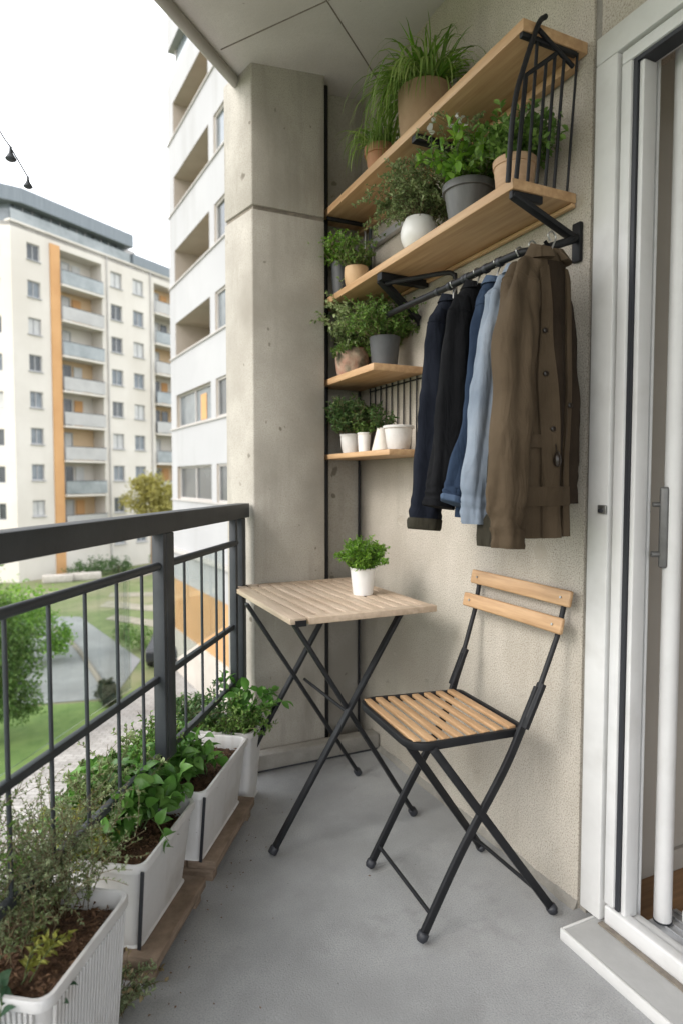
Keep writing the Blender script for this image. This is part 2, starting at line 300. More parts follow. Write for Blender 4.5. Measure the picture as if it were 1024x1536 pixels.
# ------------------------------------------------------------------ mesh builder
class MB:
    def __init__(s): s.v = []; s.f = []
    def add(s, vs, fs):
        o = len(s.v)
        s.v.extend([tuple(map(float, p)) for p in vs]); s.f.extend([tuple(i + o for i in f) for f in fs])
        return s
    def box(s, x0, x1, y0, y1, z0, z1):
        return s.obox(((x0 + x1) / 2, (y0 + y1) / 2, (z0 + z1) / 2), (1, 0, 0), (0, 1, 0), (0, 0, 1), abs(x1 - x0) / 2, abs(y1 - y0) / 2, abs(z1 - z0) / 2)
    def obox(s, c, a, b, d, ha, hb, hd):
        c, a, b, d = Vector(c), Vector(a) * ha, Vector(b) * hb, Vector(d) * hd
        vs = [c + i * a + j * b + k * d for k in (-1, 1) for j in (-1, 1) for i in (-1, 1)]
        return s.add(vs, [(0, 2, 3, 1), (4, 5, 7, 6), (0, 1, 5, 4), (2, 6, 7, 3), (0, 4, 6, 2), (1, 3, 7, 5)])
    def bar(s, p, q, w, h, up=(0, 0, 1)):          # rectangular bar from p to q
        p, q = Vector(p), Vector(q); t = (q - p); L = t.length; t.normalize()
        u = Vector(up); a = t.cross(u)
        if a.length < 1e-4: a = t.cross(Vector((0, 1, 0)))
        a.normalize(); b = a.cross(t)
        return s.obox((p + q) / 2, t, a, b, L / 2, w / 2, h / 2)
    def tube(s, pts, r, n=10, cap=True, rs=None):
        pts = [Vector(p) for p in pts]
        m = len(pts); base = len(s.v); prev = None
        rings = []
        for i, p in enumerate(pts):
            t = (pts[min(i + 1, m - 1)] - pts[max(i - 1, 0)]).normalized()
            if prev is None:
                a = t.orthogonal().normalized()
            else:
                a = (prev - t * prev.dot(t))
                a = a.normalized() if a.length > 1e-5 else t.orthogonal().normalized()
            prev = a; b = t.cross(a)
            rr = rs[i] if rs else r
            rings.append([p + (a * math.cos(2 * math.pi * k / n) + b * math.sin(2 * math.pi * k / n)) * rr for k in range(n)])
        vs = [v for ring in rings for v in ring]
        fs = []
        for i in range(m - 1):
            for k in range(n):
                k2 = (k + 1) % n
                fs.append((i * n + k, i * n + k2, (i + 1) * n + k2, (i + 1) * n + k))
        if cap:
            fs.append(tuple(range(n - 1, -1, -1))); fs.append(tuple((m - 1) * n + k for k in range(n)))
        return s.add(vs, fs)
    def lathe(s, prof, n=28, c=(0, 0, 0), jitter=0.0, ell=1.0):
        c = Vector(c); vs = []; fs = []; m = len(prof)
        for (r, z) in prof:
            for k in range(n):
                a = 2 * math.pi * k / n
                vs.append(c + Vector((r * math.cos(a) * ell, r * math.sin(a), z)))
        for i in range(m - 1):
            for k in range(n):
                k2 = (k + 1) % n
                fs.append((i * n + k, i * n + k2, (i + 1) * n + k2, (i + 1) * n + k))
        if prof[0][0] > 1e-4: fs.append(tuple(range(n - 1, -1, -1)))
        if prof[-1][0] > 1e-4: fs.append(tuple((m - 1) * n + k for k in range(n)))
        return s.add(vs, fs)
    def prism(s, poly, z0, z1):                     # poly counter-clockwise, z may be callables
        n = len(poly)
        f0 = z0 if callable(z0) else (lambda x, y: z0)
        f1 = z1 if callable(z1) else (lambda x, y: z1)
        vs = [(x, y, f0(x, y)) for x, y in poly] + [(x, y, f1(x, y)) for x, y in poly]
        fs = [tuple(range(n - 1, -1, -1)), tuple(range(n, 2 * n))] + [(i, (i + 1) % n, n + (i + 1) % n, n + i) for i in range(n)]
        return s.add(vs, fs)
    def loft(s, rings, cap0=True, cap1=True, closed=True):
        m, n = len(rings), len(rings[0])
        vs = [p for r in rings for p in r]; fs = []
        for i in range(m - 1):
            for k in range(n if closed else n - 1):
                k2 = (k + 1) % n
                fs.append((i * n + k, i * n + k2, (i + 1) * n + k2, (i + 1) * n + k))
        if cap0: fs.append(tuple(range(n - 1, -1, -1)))
        if cap1: fs.append(tuple((m - 1) * n + k for k in range(n)))
        return s.add(vs, fs)
    def build(s, name, mat, parent=None, bevel=0.0, seg=2, smooth=35, label=None, loc=None, solid=0.0):
        me = bpy.data.meshes.new(name)
        me.from_pydata(s.v, [], s.f)
        bm = bmesh.new(); bm.from_mesh(me)
        if solid:
            bmesh.ops.solidify(bm, geom=bm.faces[:], thickness=solid)
        bmesh.ops.recalc_face_normals(bm, faces=bm.faces[:])
        if bevel:
            ed = [e for e in bm.edges if len(e.link_faces) == 2 and e.calc_face_angle(0) > R(35)]
            bmesh.ops.bevel(bm, geom=ed, offset=bevel, segments=seg, profile=0.5, affect='EDGES', clamp_overlap=True)
        bm.to_mesh(me); bm.free()
        if smooth:
            me.polygons.foreach_set('use_smooth', [True] * len(me.polygons))
            me.set_sharp_from_angle(angle=R(smooth))
        me.materials.append(MT[mat] if isinstance(mat, str) else mat)
        o = bpy.data.objects.new(name, me)
        link(o, parent)
        if loc: o.location = loc
        if label: o['label'] = label
        return o

def npmesh(name, V, T, mat, parent=None, smooth=True):
    """triangles / quads from numpy arrays: V (n,3), T (m,k)"""
    me = bpy.data.meshes.new(name)
    m, k = T.shape
    me.vertices.add(len(V)); me.vertices.foreach_set('co', np.ascontiguousarray(V, dtype=np.float32).ravel())
    me.loops.add(m * k); me.loops.foreach_set('vertex_index', np.ascontiguousarray(T, dtype=np.int32).ravel())
    me.polygons.add(m); me.polygons.foreach_set('loop_start', np.arange(0, m * k, k, dtype=np.int32))
    me.update(calc_edges=True)
    if smooth: me.polygons.foreach_set('use_smooth', np.ones(m, dtype=bool))
    me.materials.append(MT[mat] if isinstance(mat, str) else mat)
    o = bpy.data.objects.new(name, me)
    return link(o, parent)

# ------------------------------------------------------------------ foliage
def unit(a): return a / np.maximum(np.linalg.norm(a, axis=-1, keepdims=True), 1e-9)

def template(kind, fold=0.22, curl=0.25):
    if kind == 'tiny':
        V = np.array([(0, 0, 0), (-.5, .45, fold), (0, 1, -curl), (.5, .45, fold)], float)
        T = np.array([(0, 2, 1), (0, 3, 2)])
    else:
        st = {'oval': [(.14, .27), (.34, .46), (.60, .46), (.84, .25)], 'heart': [(.10, .34), (.28, .50), (.55, .46), (.82, .20)]}[kind]
        V = [(0, 0, 0)]
        for t, w in st:
            z = -curl * t * t + 0.12 * t
            V += [(-w, t, z + fold * w), (0, t, z), (w, t, z + fold * w)]
        V += [(0, 1, -curl + 0.04)]
        V = np.array(V, float); last = len(V) - 1; k = len(st)
        T = [(0, 2, 1), (0, 3, 2)]
        for i in range(k - 1):
            a, b = 1 + 3 * i, 4 + 3 * i
            T += [(a, a + 1, b + 1), (a, b + 1, b), (a + 1, a + 2, b + 2), (a + 1, b + 2, b + 1)]
        a = 1 + 3 * (k - 1)
        T += [(a, a + 1, last), (a + 1, a + 2, last)]
        T = np.array(T)
    return V, T

def leaf_arrays(g, pos, dirs, L, W, kind='tiny', fold=0.22, curl=0.25, flat=0.8):
    V, T = template(kind, fold, curl)
    n = len(pos)
    y = unit(dirs)
    up = np.array([0, 0, 1.0]) * flat + g.normal(0, 0.45, (n, 3))
    z = unit(up - y * np.sum(up * y, 1, keepdims=True))
    x = np.cross(y, z)
    P = (pos[:, None, :] + x[:, None, :] * (V[None, :, 0, None] * W[:, None, None]) + y[:, None, :] * (V[None, :, 1, None] * L[:, None, None])
         + z[:, None, :] * (V[None, :, 2, None] * L[:, None, None]))
    F = T[None] + (np.arange(n) * len(V))[:, None, None]
    return P.reshape(-1, 3), F.reshape(-1, T.shape[1])

def polyline(g, p0, d0, length, n, droop, wob):
    pts = [np.array(p0, float)]; d = unit(np.array(d0, float)); ds = length / n
    tang = [d]
    for i in range(n):
        d = unit(d + np.array([0, 0, -droop]) * (i + 1) / n + g.normal(0, wob, 3))
        pts.append(pts[-1] + d * ds); tang.append(d)
    return np.array(pts), np.array(tang)

def sample(pts, tang, t):
    f = t * (len(pts) - 1); i = np.minimum(f.astype(int), len(pts) - 2); w = (f - i)[:, None]
    return pts[i] * (1 - w) + pts[i + 1] * w, unit(tang[i] * (1 - w) + tang[i + 1] * w)

def foliage(seed, parent, stems, H, base, spread, leaf, per, droop=0.15, wob=0.12, branches=0, blen=0.35, bper=8, kind='tiny', mat='leaf_herb', stem_mat='twig',
            stem_r=0.0012, lift=0.3, out=0.9, start=0.15, lvar=0.35, aspect=0.5, fold=0.22, curl=0.25, flat=0.8, rect=None, off=(0, 0, 0), tilt=(0, 0), name='foliage', hvar=0.4, stem_label=None):
    g = np.random.default_rng(seed)
    mb = MB(); PP, DD = [], []
    off = np.array(off, float)
    for s in range(stems):
        if rect: p0 = np.array([g.uniform(-rect[0], rect[0]), g.uniform(-rect[1], rect[1]), 0])
        else:
            a = g.uniform(0, 2 * math.pi); r = base * math.sqrt(g.uniform()); p0 = np.array([r * math.cos(a), r * math.sin(a), 0])
        a = g.uniform(0, 2 * math.pi); k = spread * math.sqrt(g.uniform())
        d0 = np.array([math.cos(a) * k + tilt[0], math.sin(a) * k + tilt[1], 1.0])
        if base > 0 and not rect: d0[:2] += p0[:2] / max(base, 1e-3) * spread * 0.5
        L = H * g.uniform(1 - hvar, 1.0)
        pts, tg = polyline(g, p0 + off, d0, L, 6, droop, wob)
        mb.tube(pts, stem_r, 4, rs=[stem_r * (1 - 0.6 * i / 6) for i in range(7)])
        t = np.sort(g.uniform(start, 1.0, per))
        p, d = sample(pts, tg, t)
        PP.append(p); DD.append(d)
        for b in range(branches):
            tb = np.array([g.uniform(0.15, 0.92)])
            q, dq = sample(pts, tg, tb)
            rd = g.normal(0, 1, 3); rd -= dq[0] * np.dot(rd, dq[0]); rd = unit(rd)
            bp, bt = polyline(g, q[0], dq[0] * 0.75 + rd * 0.8 + np.array([0, 0, 0.15]), L * blen * g.uniform(0.5, 1.1), 4, droop * 0.6, wob)
            mb.tube(bp, stem_r * 0.6, 3, cap=False)
            p, d = sample(bp, bt, np.sort(g.uniform(0.15, 1.0, bper)))
            PP.append(p); DD.append(d)
    P = np.concatenate(PP); D = np.concatenate(DD); n = len(P)
    rd = unit(g.normal(0, 1, (n, 3))); rd = rd - D * np.sum(rd * D, 1, keepdims=True); rd = unit(rd)
    dirs = D * 0.45 + rd * out + np.array([0, 0, lift])
    Ls = leaf * g.uniform(1 - lvar, 1 + lvar, n)
    V, T = leaf_arrays(g, P, dirs, Ls, Ls * aspect, kind, fold, curl, flat)
    mb.build('stems', stem_mat, parent, smooth=60)
    return npmesh(name, V, T, mat, parent, smooth=(kind != 'tiny'))

def grass_blades(seed, parent, n, length, width, mat, base=0.03, spread=0.9, droop=0.6, tilt=(0, 0), off=(0, 0, 0), seg=9, name='blades', lvar=0.4):
    g = np.random.default_rng(seed)
    VV, TT = [], []; o = 0
    for i in range(n):
        a = g.uniform(0, 2 * math.pi); r = base * math.sqrt(g.uniform())
        p0 = np.array([r * math.cos(a), r * math.sin(a), 0]) + off
        a2 = a + g.normal(0, 0.7)
        k = spread * g.uniform(0.1, 1)
        d0 = np.array([math.cos(a2) * k + tilt[0] * g.uniform(0.2, 1), math.sin(a2) * k + tilt[1] * g.uniform(0.2, 1), 1])
        L = length * g.uniform(1 - lvar, 1)
        pts, tg = polyline(g, p0, d0, L, seg, droop * g.uniform(0.5, 1.3), 0.05)
        side = unit(np.cross(tg, np.array([0, 0, 1.0]) + g.normal(0, 0.15, 3)))
        nrm = np.cross(side, tg)
        w = width * g.uniform(0.6, 1.1) * np.array([0.7 + 0.3 * min(1, j / 2) if j < seg * 0.5 else max(0.05, 1 - (j / seg - 0.5) * 1.9) for j in range(seg + 1)])
        V = np.stack([pts - side * w[:, None] / 2 + nrm * w[:, None] * 0.18, pts, pts + side * w[:, None] / 2 + nrm * w[:, None] * 0.18], 1).reshape(-1, 3)
        T = []
        for j in range(seg):
            b = j * 3
            T += [(b, b + 1, b + 4, b + 3), (b + 1, b + 2, b + 5, b + 4)]
        VV.append(V); TT.append(np.array(T) + o); o += len(V)
    return npmesh(name, np.concatenate(VV), np.concatenate(TT), mat, parent)

def pot_profile(h, rt, rb, rim=0.0, rimh=0.0, th=0.006, belly=0.0, soil=0.85):
    pr = [(0.0001, 0.0), (rb * 0.96, 0.0), (rb, 0.004)]
    steps = 8
    for i in range(1, steps + 1):
        t = i / steps
        r = rb + (rt - rb) * t + belly * math.sin(math.pi * t)
        z = 0.004 + (h - rimh - 0.004) * t
        pr.append((r, z))
    if rimh > 0:
        pr += [(rt + rim, h - rimh + 0.001), (rt + rim + 0.001, h - 0.002), (rt + rim - 0.001, h)]
    else:
        pr += [(rt + 0.0005, h - 0.001), (rt - 0.001, h)]
    r1 = rt + rim - th if rimh > 0 else rt - th
    pr += [(r1, h - 0.001), (r1 - 0.002, h * soil + 0.002), (r1 - 0.003, h * soil - 0.004)]
    return pr

def potted(label, cat, loc, h, rt, rb, mat, group=None, name='potted_plant', **kw):
    t = thing(name, label, cat, loc, group)
    pr = pot_profile(h, rt, rb, **kw)
    MB().lathe(pr, 36).build('pot', mat, t, smooth=50)
    r = pr[-1][0] - 0.0005; z = pr[-1][1] + 0.003
    g = np.random.default_rng(int(abs(loc[0] * 1000) + abs(loc[1]) * 77))
    m = MB(); n = 20; vs = [(0, 0, z + 0.006)]; fs = []
    for q, rr in enumerate((0.35, 0.7, 1.0)):
        for k in range(n):
            a = 2 * math.pi * k / n
            vs.append((r * rr * math.cos(a), r * rr * math.sin(a), z + g.uniform(-0.003, 0.005) * (1 - rr * 0.6)))
    for k in range(n): fs.append((0, 1 + k, 1 + (k + 1) % n))
    for q in (0, 1):
        for k in range(n): fs.append((1 + q * n + k, 1 + (q + 1) * n + k, 1 + (q + 1) * n + (k + 1) % n, 1 + q * n + (k + 1) % n))
    m.add(vs, fs).build('soil', 'soil', t, smooth=0)
    return t, z

# ------------------------------------------------------------------ balcony shell
CZ = lambda x, y: 2.735 + 0.1 * (x - 0.74)
d2 = Vector((0.5599, 0.82856, 0)); nv = Vector((0.82856, -0.5599, 0)); UP = Vector((0, 0, 1))
E0 = Vector((0.70, 2.43, 0))
def PL(a, p, z): return d2 * a + nv * p + UP * z            # planter / railing frame: along a, across p
def RP(s, off, z): return E0 - d2 * s + nv * off + UP * z

slab = [tuple(PL(2.60, -0.98, 0).xy), tuple(PL(-3.2, -0.98, 0).xy), (1.2, -3.2), (1.4, -3.2), (1.4, 2.8), (0.9, 2.8)]
tag(MB().prism(slab[::1], -0.22, 0.0).build('balcony_floor', 'screed', smooth=0), kind='structure')
ce = Vector((0.689, 2.497, 0)); cd = Vector((0.305, 0.329, 0)).normalized()
c0 = ce + cd * 0.35; c1 = ce - cd * 4.2
ceil_poly = [(c0.x, c0.y), (c1.x, c1.y), (1.45, -3.0), (1.45, 2.9), (0.9, 2.9)]
MBc = MB().prism(ceil_poly, CZ, lambda x, y: CZ(x, y) + 0.22).build('ceiling', 'concrete_ceiling', smooth=0)
tag(MBc, kind='structure')
jt = MB()
def cjoint(a, b):
    a = Vector((*a, CZ(*a) + 0.001)); b = Vector((*b, CZ(*b) + 0.001))
    jt.bar(a, b, 0.004, 0.006)
cjoint((0.40, 1.566), (1.262, 2.367)); cjoint((0.61, 2.357), (0.878, 2.016)); cjoint((0.885, 2.008), (1.10, 1.73))
jt.build('joint', 'joint', MBc, smooth=0)
# rounded edge bead of the ceiling
cb = MB()
a = ce + cd * 0.03; b = ce - cd * 4.0
cb.tube([Vector((a.x, a.y, CZ(a.x, a.y) - 0.012)), Vector((b.x, b.y, CZ(b.x, b.y) - 0.012))], 0.021, 16)
tag(cb.build('drip_pipe', 'grey_metal', smooth=50), 'grey round drip pipe running along the outer edge of the concrete ceiling', 'pipe')

# concrete column: three lifts with grooves between
col = thing('concrete_column', 'raw concrete corner column with air holes and a horizontal joint', 'column', (0.735, 2.4, 0))
colpoly = [(0, 0), (0.305, 0), (0.305, 0.22), (-0.05, 0.22)]
inner = [(0.008, 0.008), (0.305, 0.008), (0.305, 0.21), (-0.04, 0.21)]
top = lambda x, y: CZ(x + 0.735, y + 2.4) + 0.02
MB().prism(colpoly, -0.2, 2.194).build('lower_shaft', 'concrete', col, bevel=0.006, smooth=40)
MB().prism(colpoly, 2.209, top).build('upper_shaft', 'concrete', col, bevel=0.006, smooth=40)
MB().prism(inner, 2.19, 2.212).build('joint', 'joint', col, smooth=0)
# recessed end wall beside the column
tag(MB().box(1.04, 1.50, 2.52, 2.72, -0.2, 2.95).build('end_wall', 'concrete', bevel=0.004), 'narrow concrete end wall behind the plant shelves', 'wall')
pl = thing('concrete_plinth', 'low rough concrete kerb at the foot of the corner column', 'kerb', (0.66, 2.335, 0))
pb = MB().box(0.0, 0.603, 0.0, 0.064, 0.007, 0.07); pb.build('kerb_block', 'mortar', pl, bevel=0.008, seg=2)
MB().box(0.005, 0.60, 0.008, 0.064, 0.0, 0.0065).build('gap_strip', 'gasket', pl, smooth=0)

# rendered side wall
sw = thing('rendered_wall', 'sand coloured roughcast wall holding the shelves and the clothes rail', 'wall', (1.265, 1.225, 0))
MB().box(0, 0.22, 0, 1.2935, -0.2, 2.95).build('wall_face', 'stucco', sw, bevel=0.003)
MB().box(0.007, 0.22, -0.0235, -0.0005, -0.2, 2.95).build('edge_joint', 'mortar', sw, smooth=0)
g = random.Random(3)
sk = MB(); n = 150; rows = []
for i in range(n + 1):
    y = -0.0 + 1.29 * i / n
    w = 0.007 + g.uniform(-0.0015, 0.0015) + 0.002 * math.sin(i * 0.31); h = 0.013 + g.uniform(-0.0015, 0.002) + 0.002 * math.sin(i * 0.23 + 1)
    rows.append([(0.001, y, 0.0), (-w - 0.008, y, 0.0), (-w, y, h * 0.5), (-w * 0.5, y, h), (0.001, y, h + 0.008)])
sk.loft(rows); sk.build('mortar_skirting', 'mortar', sw, smooth=25)
lint = MB().box(1.265, 1.485, -3.0, 1.2005, 2.232, 2.97)
tag(lint.build('lintel_wall', 'stucco', bevel=0.003), 'sand coloured roughcast wall strip above the white door frame', 'wall')
kb = thing('wall_peg', 'small black round peg on the roughcast wall beside the jackets', 'peg', (1.265, 1.268, 1.47))
MB().tube([(0, 0, 0), (-0.012, 0, 0)], 0.004, 10).build('shank', 'black_metal', kb)
MB().tube([(-0.010, 0, 0), (-0.013, 0, 0), (-0.017, 0, 0), (-0.019, 0, 0)], 0.008, 14, rs=[0.005, 0.0085, 0.0085, 0.005]).build('cap', 'black_metal', kb, smooth=50)

# ------------------------------------------------------------------ door
df = thing('door_frame', 'white painted balcony door frame with worn outer casing', 'door frame', (1.265, 1.14, 0))
X0, Y0 = 1.265, 1.14
def dbox(m, x0, x1, y0, y1, z0, z1): m.box(x0 - X0, x1 - X0, y0 - Y0, y1 - Y0, z0, z1)
m = MB(); dbox(m, 1.247, 1.33, 1.134, 1.1995, 0.031, 2.1655); dbox(m, 1.247, 1.33, -2.6, 1.1995, 2.166, 2.231); m.build('casing', 'paint_old', df, bevel=0.004)
m = MB(); dbox(m, 1.268, 1.33, 1.1255, 1.1335, 0.031, 2.158); dbox(m, 1.268, 1.33, -2.6, 1.1335, 2.1583, 2.1655); m.build('groove', 'sill', df, smooth=0)
m = MB(); dbox(m, 1.251, 1.32, 1.096, 1.125, 0.085, 2.128); dbox(m, 1.251, 1.32, -2.6, 1.125, 2.1285, 2.158); m.build('outer_frame', 'paint_white', df, bevel=0.004)
m = MB(); dbox(m, 1.257, 1.30, 1.0845, 1.0955, 0.082, 2.118); dbox(m, 1.257, 1.30, -2.6, 1.0955, 2.1185, 2.128); m.build('gasket', 'gasket', df, smooth=0)
m = MB(); dbox(m, 1.263, 1.305, 1.070, 1.084, 0.07, 2.118); m.build('inner_frame', 'paint_white', df, bevel=0.003)
m = MB(); dbox(m, 1.319, 1.328, 1.078, 1.197, 0.052, 2.231); m.build('jamb', 'paint_white', df, bevel=0.002)
la = MB(); la.box(-0.026, -0.0185, -0.005, 0.02, 1.066, 1.088); lo = la.build('latch', 'steel', df, bevel=0.002)
MB().tube([(-0.026, 0.006, 1.074), (-0.034, 0.006, 1.074)], 0.005, 10).build('pin', 'gasket', lo)
th = thing('door_threshold', 'grey and white stepped threshold of the balcony door', 'threshold', (1.2, 0.8, 0))
def tbox(m, x0, x1, y0, y1, z0, z1): m.box(x0 - 1.2, x1 - 1.2, y0 - 0.8, y1 - 0.8, z0, z1)
m = MB(); tbox(m, 1.139, 1.147, -2.6, 1.158, 0.0, 0.031); tbox(m, 1.1475, 1.262, 1.1505, 1.158, 0.0, 0.031); m.build('nosing', 'paint_old', th, bevel=0.003)
m = MB(); tbox(m, 1.1475, 1.34, -2.6, 1.15, 0.0, 0.030); m.build('step', 'sill', th, bevel=0.003)
m = MB(); tbox(m, 1.236, 1.2515, -2.6, 1.128, 0.0305, 0.034); m.build('drain_strip', 'joint', th, smooth=0)
m = MB(); tbox(m, 1.252, 1.284, -2.6, 1.1255, 0.0305, 0.078); m.build('outer_rail', 'paint_white', th, bevel=0.006, seg=3)
m = MB(); tbox(m, 1.287, 1.318, -2.6, 1.0845, 0.0305, 0.068); m.build('inner_rail', 'paint_white', th, bevel=0.004)
m = MB()
tbox(m, 1.319, 1.44, -2.6, 1.064, 0.04, 0.052)
for i in range(5): tbox(m, 1.329 + 0.024 * i, 1.332 + 0.024 * i, -2.6, 1.062, 0.0521, 0.056)
m.build('sliding_track', 'aluminium', th, bevel=0.001)
m = MB(); tbox(m, 1.402, 1.425, -2.6, 1.02, 0.0565, 0.085); m.build('tile_edge', 'plastic_white', th, bevel=0.002)
dl = thing('door_leaf', 'open white sliding door edge with grey pull handle', 'door', (1.365, 1.045, 0.056))
MB().tube([(0, 0, 0), (0, 0, 0.004), (0, 0, 2.1)], 0.021, 20, rs=[0.019, 0.021, 0.021]).build('stile', 'paint_white', dl, smooth=50)
m = MB(); m.tube([(0, 0, -0.0005), (0, 0, 0.003)], 0.0225, 20); m.build('foot_gasket', 'gasket', dl, smooth=50)
hm = MB(); hm.obox((-0.024, 0.006, 0.98), (0.60, -0.80, 0), (0.80, 0.60, 0), (0, 0, 1), 0.0105, 0.007, 0.098)
hd = hm.build('handle', 'handle_grey', dl, bevel=0.006, seg=3)
mm = MB(); mm.tube([(-0.024, 0.010, 0.915), (-0.046, 0.022, 0.915)], 0.0075, 14); mm.tube([(-0.024, 0.010, 1.035), (-0.044, 0.022, 1.035)], 0.0065, 10)
mm.build('knob', 'handle_grey', hd, bevel=0.002)
sp = thing('strike_plate', 'upper small steel strike plate on the inner door wall', 'strike plate', (1.45, 1.196, 1.066))
MB().box(-0.012, 0.012, -0.004, 0.0, -0.013, 0.013).build('plate', 'steel', sp, bevel=0.002)
MB().tube([(0, -0.004, 0), (0, -0.014, 0)], 0.006, 10).build('pin', 'gasket', sp)
sp = thing('strike_plate', 'lower small steel strike plate on the inner door wall', 'strike plate', (1.435, 1.196, 0.955))
MB().box(-0.010, 0.010, -0.004, 0.0, -0.015, 0.015).build('plate', 'steel', sp, bevel=0.002)
MB().tube([(0, -0.004, -0.004), (0, -0.012, -0.006)], 0.005, 10).build('pin', 'gasket', sp)
# room behind the door
tag(MB().box(1.3305, 4.6, 1.198, 1.30, 0.02, 2.6).build('room_wall', 'room_wall', smooth=0), 'beige inner wall of the room behind the open door', 'wall')
tag(MB().box(1.3195, 4.6, -2.6, 1.1975, -0.02, 0.039).build('room_floor', 'room_floor', smooth=0), kind='structure')
rr = MB().box(4.6, 4.7, -2.7, 1.3, 0, 2.6).box(1.49, 4.6, -2.7, -2.6, 0, 2.6).box(1.49, 4.7, -2.7, 1.3, 2.601, 2.7)
tag(rr.build('room_shell', 'room_wall', smooth=0), kind='structure')
tag(MB().box(1.56, 4.6, 1.186, 1.1975, 0.0395, 0.10).build('room_skirting', 'room_wall', smooth=0), 'low beige skirting board inside the open door', 'skirting')

# ------------------------------------------------------------------ railing
rl = thing('balcony_railing', 'dark grey steel balcony railing with thin upright bars', 'railing', tuple(E0))
def rp(s, off, z): return -d2 * s + nv * off + UP * z
m = MB(); m.bar(rp(-0.005, 0, 1.031), rp(3.3, 0, 1.031), 0.052, 0.056); m.build('top_rail', 'rail_metal', rl, bevel=0.004)
m = MB(); m.tube([rp(0.10, 0.004, 0.912), rp(3.3, 0.004, 0.912)], 0.0115, 12); m.build('middle_rail', 'rail_metal', rl, smooth=50)
m = MB(); m.bar(rp(0.10, -0.002, 0.594), rp(3.3, -0.002, 0.594), 0.016, 0.019); m.build('lower_rail', 'rail_metal', rl, bevel=0.003)
m = MB(); m.bar(rp(0.03, -0.002, 0.372), rp(3.3, -0.002, 0.372), 0.018, 0.018); m.build('bottom_rail', 'rail_metal', rl, bevel=0.003)
for s in (0.725, 1.72, 2.7):
    m = MB(); c = rp(s, 0, 0.68); m.obox(c, d2, nv, UP, 0.026, 0.022, 0.322); c = rp(s + 0.034, 0.006, 0.68); m.obox(c, d2, nv, UP, 0.010, 0.015, 0.322)
    m.build('post', 'rail_metal', rl, bevel=0.003)
m = MB(); c = rp(0.05, 0.0, 0.675); m.obox(c, d2, nv, UP, 0.022, 0.02, 0.327); c = rp(0.118, 0, 0.675); m.obox(c, d2, nv, UP, 0.013, 0.013, 0.327); m.build('end_post', 'rail_metal', rl, bevel=0.003)
for s in (0.23, 0.305, 0.44, 0.58, 0.857, 0.987, 1.125, 1.256, 1.386, 1.52, 1.62):
    m = MB(); m.tube([rp(s, 0.0, 0.36), rp(s, 0.0, 0.908)], 0.0046, 10); m.build('bar', 'rail_metal', rl, smooth=50)
m = MB(); m.obox(rp(1.16, -0.022, 0.75), d2, nv, UP, 0.28, 0.002, 0.145); m.build('glass_pane', 'glass', rl, smooth=0)
m = MB(); m.obox(rp(0.42, -0.022, 0.75), d2, nv, UP, 0.24, 0.002, 0.145); m.build('glass_pane', 'glass', rl, smooth=0)

# ------------------------------------------------------------------ table
tb = thing('folding_table', 'square slatted wooden folding table with crossed black legs', 'table', (0.605, 1.80, 0))
T0 = Vector((0.605, 1.80, 0))
def tv(x, y, z): return Vector((x, y, z)) - T0
m = MB(); n = 10; x0, x1 = 0.640, 1.150; w = (x1 - x0 - 0.055) / n
m2 = MB()
for i in range(n):
    xa = x0 + 0.055 + i * w
    m2.obox(tv(xa + w / 2, 2.075, 0.731), (1, 0, 0), (0, 1, 0), UP, w / 2 - 0.0052, 0.302, 0.008)
m2.obox(tv(x0 + 0.0265, 2.06, 0.731), (1, 0, 0), (0, 1, 0), UP, 0.026, 0.322, 0.0088)
m2.build('slats', 'table_wood', tb, bevel=0.002)
m = MB()
m.obox(tv((x0 + x1) / 2 + 0.03, 1.752, 0.729), (1, 0, 0), (0, 1, 0), UP, (x1 - x0) / 2 - 0.03, 0.017, 0.0105)
m.build('front_apron', 'table_wood', tb, bevel=0.002); m = MB()
m.obox(tv((x0 + x1) / 2 + 0.03, 2.388, 0.729), (1, 0, 0), (0, 1, 0), UP, (x1 - x0) / 2 - 0.03, 0.0095, 0.0105)
m.build('rear_apron', 'table_wood', tb, bevel=0.002); m = MB()
m.obox(tv((x0 + x1) / 2, 1.81, 0.715), (1, 0, 0), (0, 1, 0), UP, (x1 - x0) / 2 - 0.03, 0.015, 0.007)
m.build('cross_batten', 'table_wood', tb, bevel=0.002); m = MB()
m.obox(tv((x0 + x1) / 2, 2.17, 0.715), (1, 0, 0), (0, 1, 0), UP, (x1 - x0) / 2 - 0.03, 0.015, 0.007)
m.build('cross_batten', 'table_wood', tb, bevel=0.002)
m = MB(); m.box(0.05, 0.085, -0.069, -0.066, 0.716, 0.734); m.build('corner_bracket', 'black_metal', tb)
def tleg(a, b):
    a, b = Vector(a), Vector(b)
    m = MB(); m.bar(tv(*a), tv(*b), 0.013, 0.026, up=(0, 1, 0)); l = m.build('leg', 'black_metal', tb, bevel=0.003)
    t = (b - a).normalized()
    m = MB(); m.tube([tv(*(a - t * 0.008)), tv(*(a + t * 0.016))], 0.0145, 12); m.build('foot', 'gasket', l, bevel=0.004)
tleg((0.605, 1.800, 0.012), (1.052, 1.800, 0.713)); tleg((1.114, 1.816, 0.012), (0.676, 1.816, 0.713))
tleg((1.074, 2.160, 0.012), (0.632, 2.160, 0.713)); tleg((0.560, 2.176, 0.012), (0.985, 2.176, 0.713))
m = MB(); m.tube([tv(0.858, 1.80, 0.405), tv(0.858, 2.176, 0.405)], 0.0055, 10); m.build('cross_bar', 'black_metal', tb)
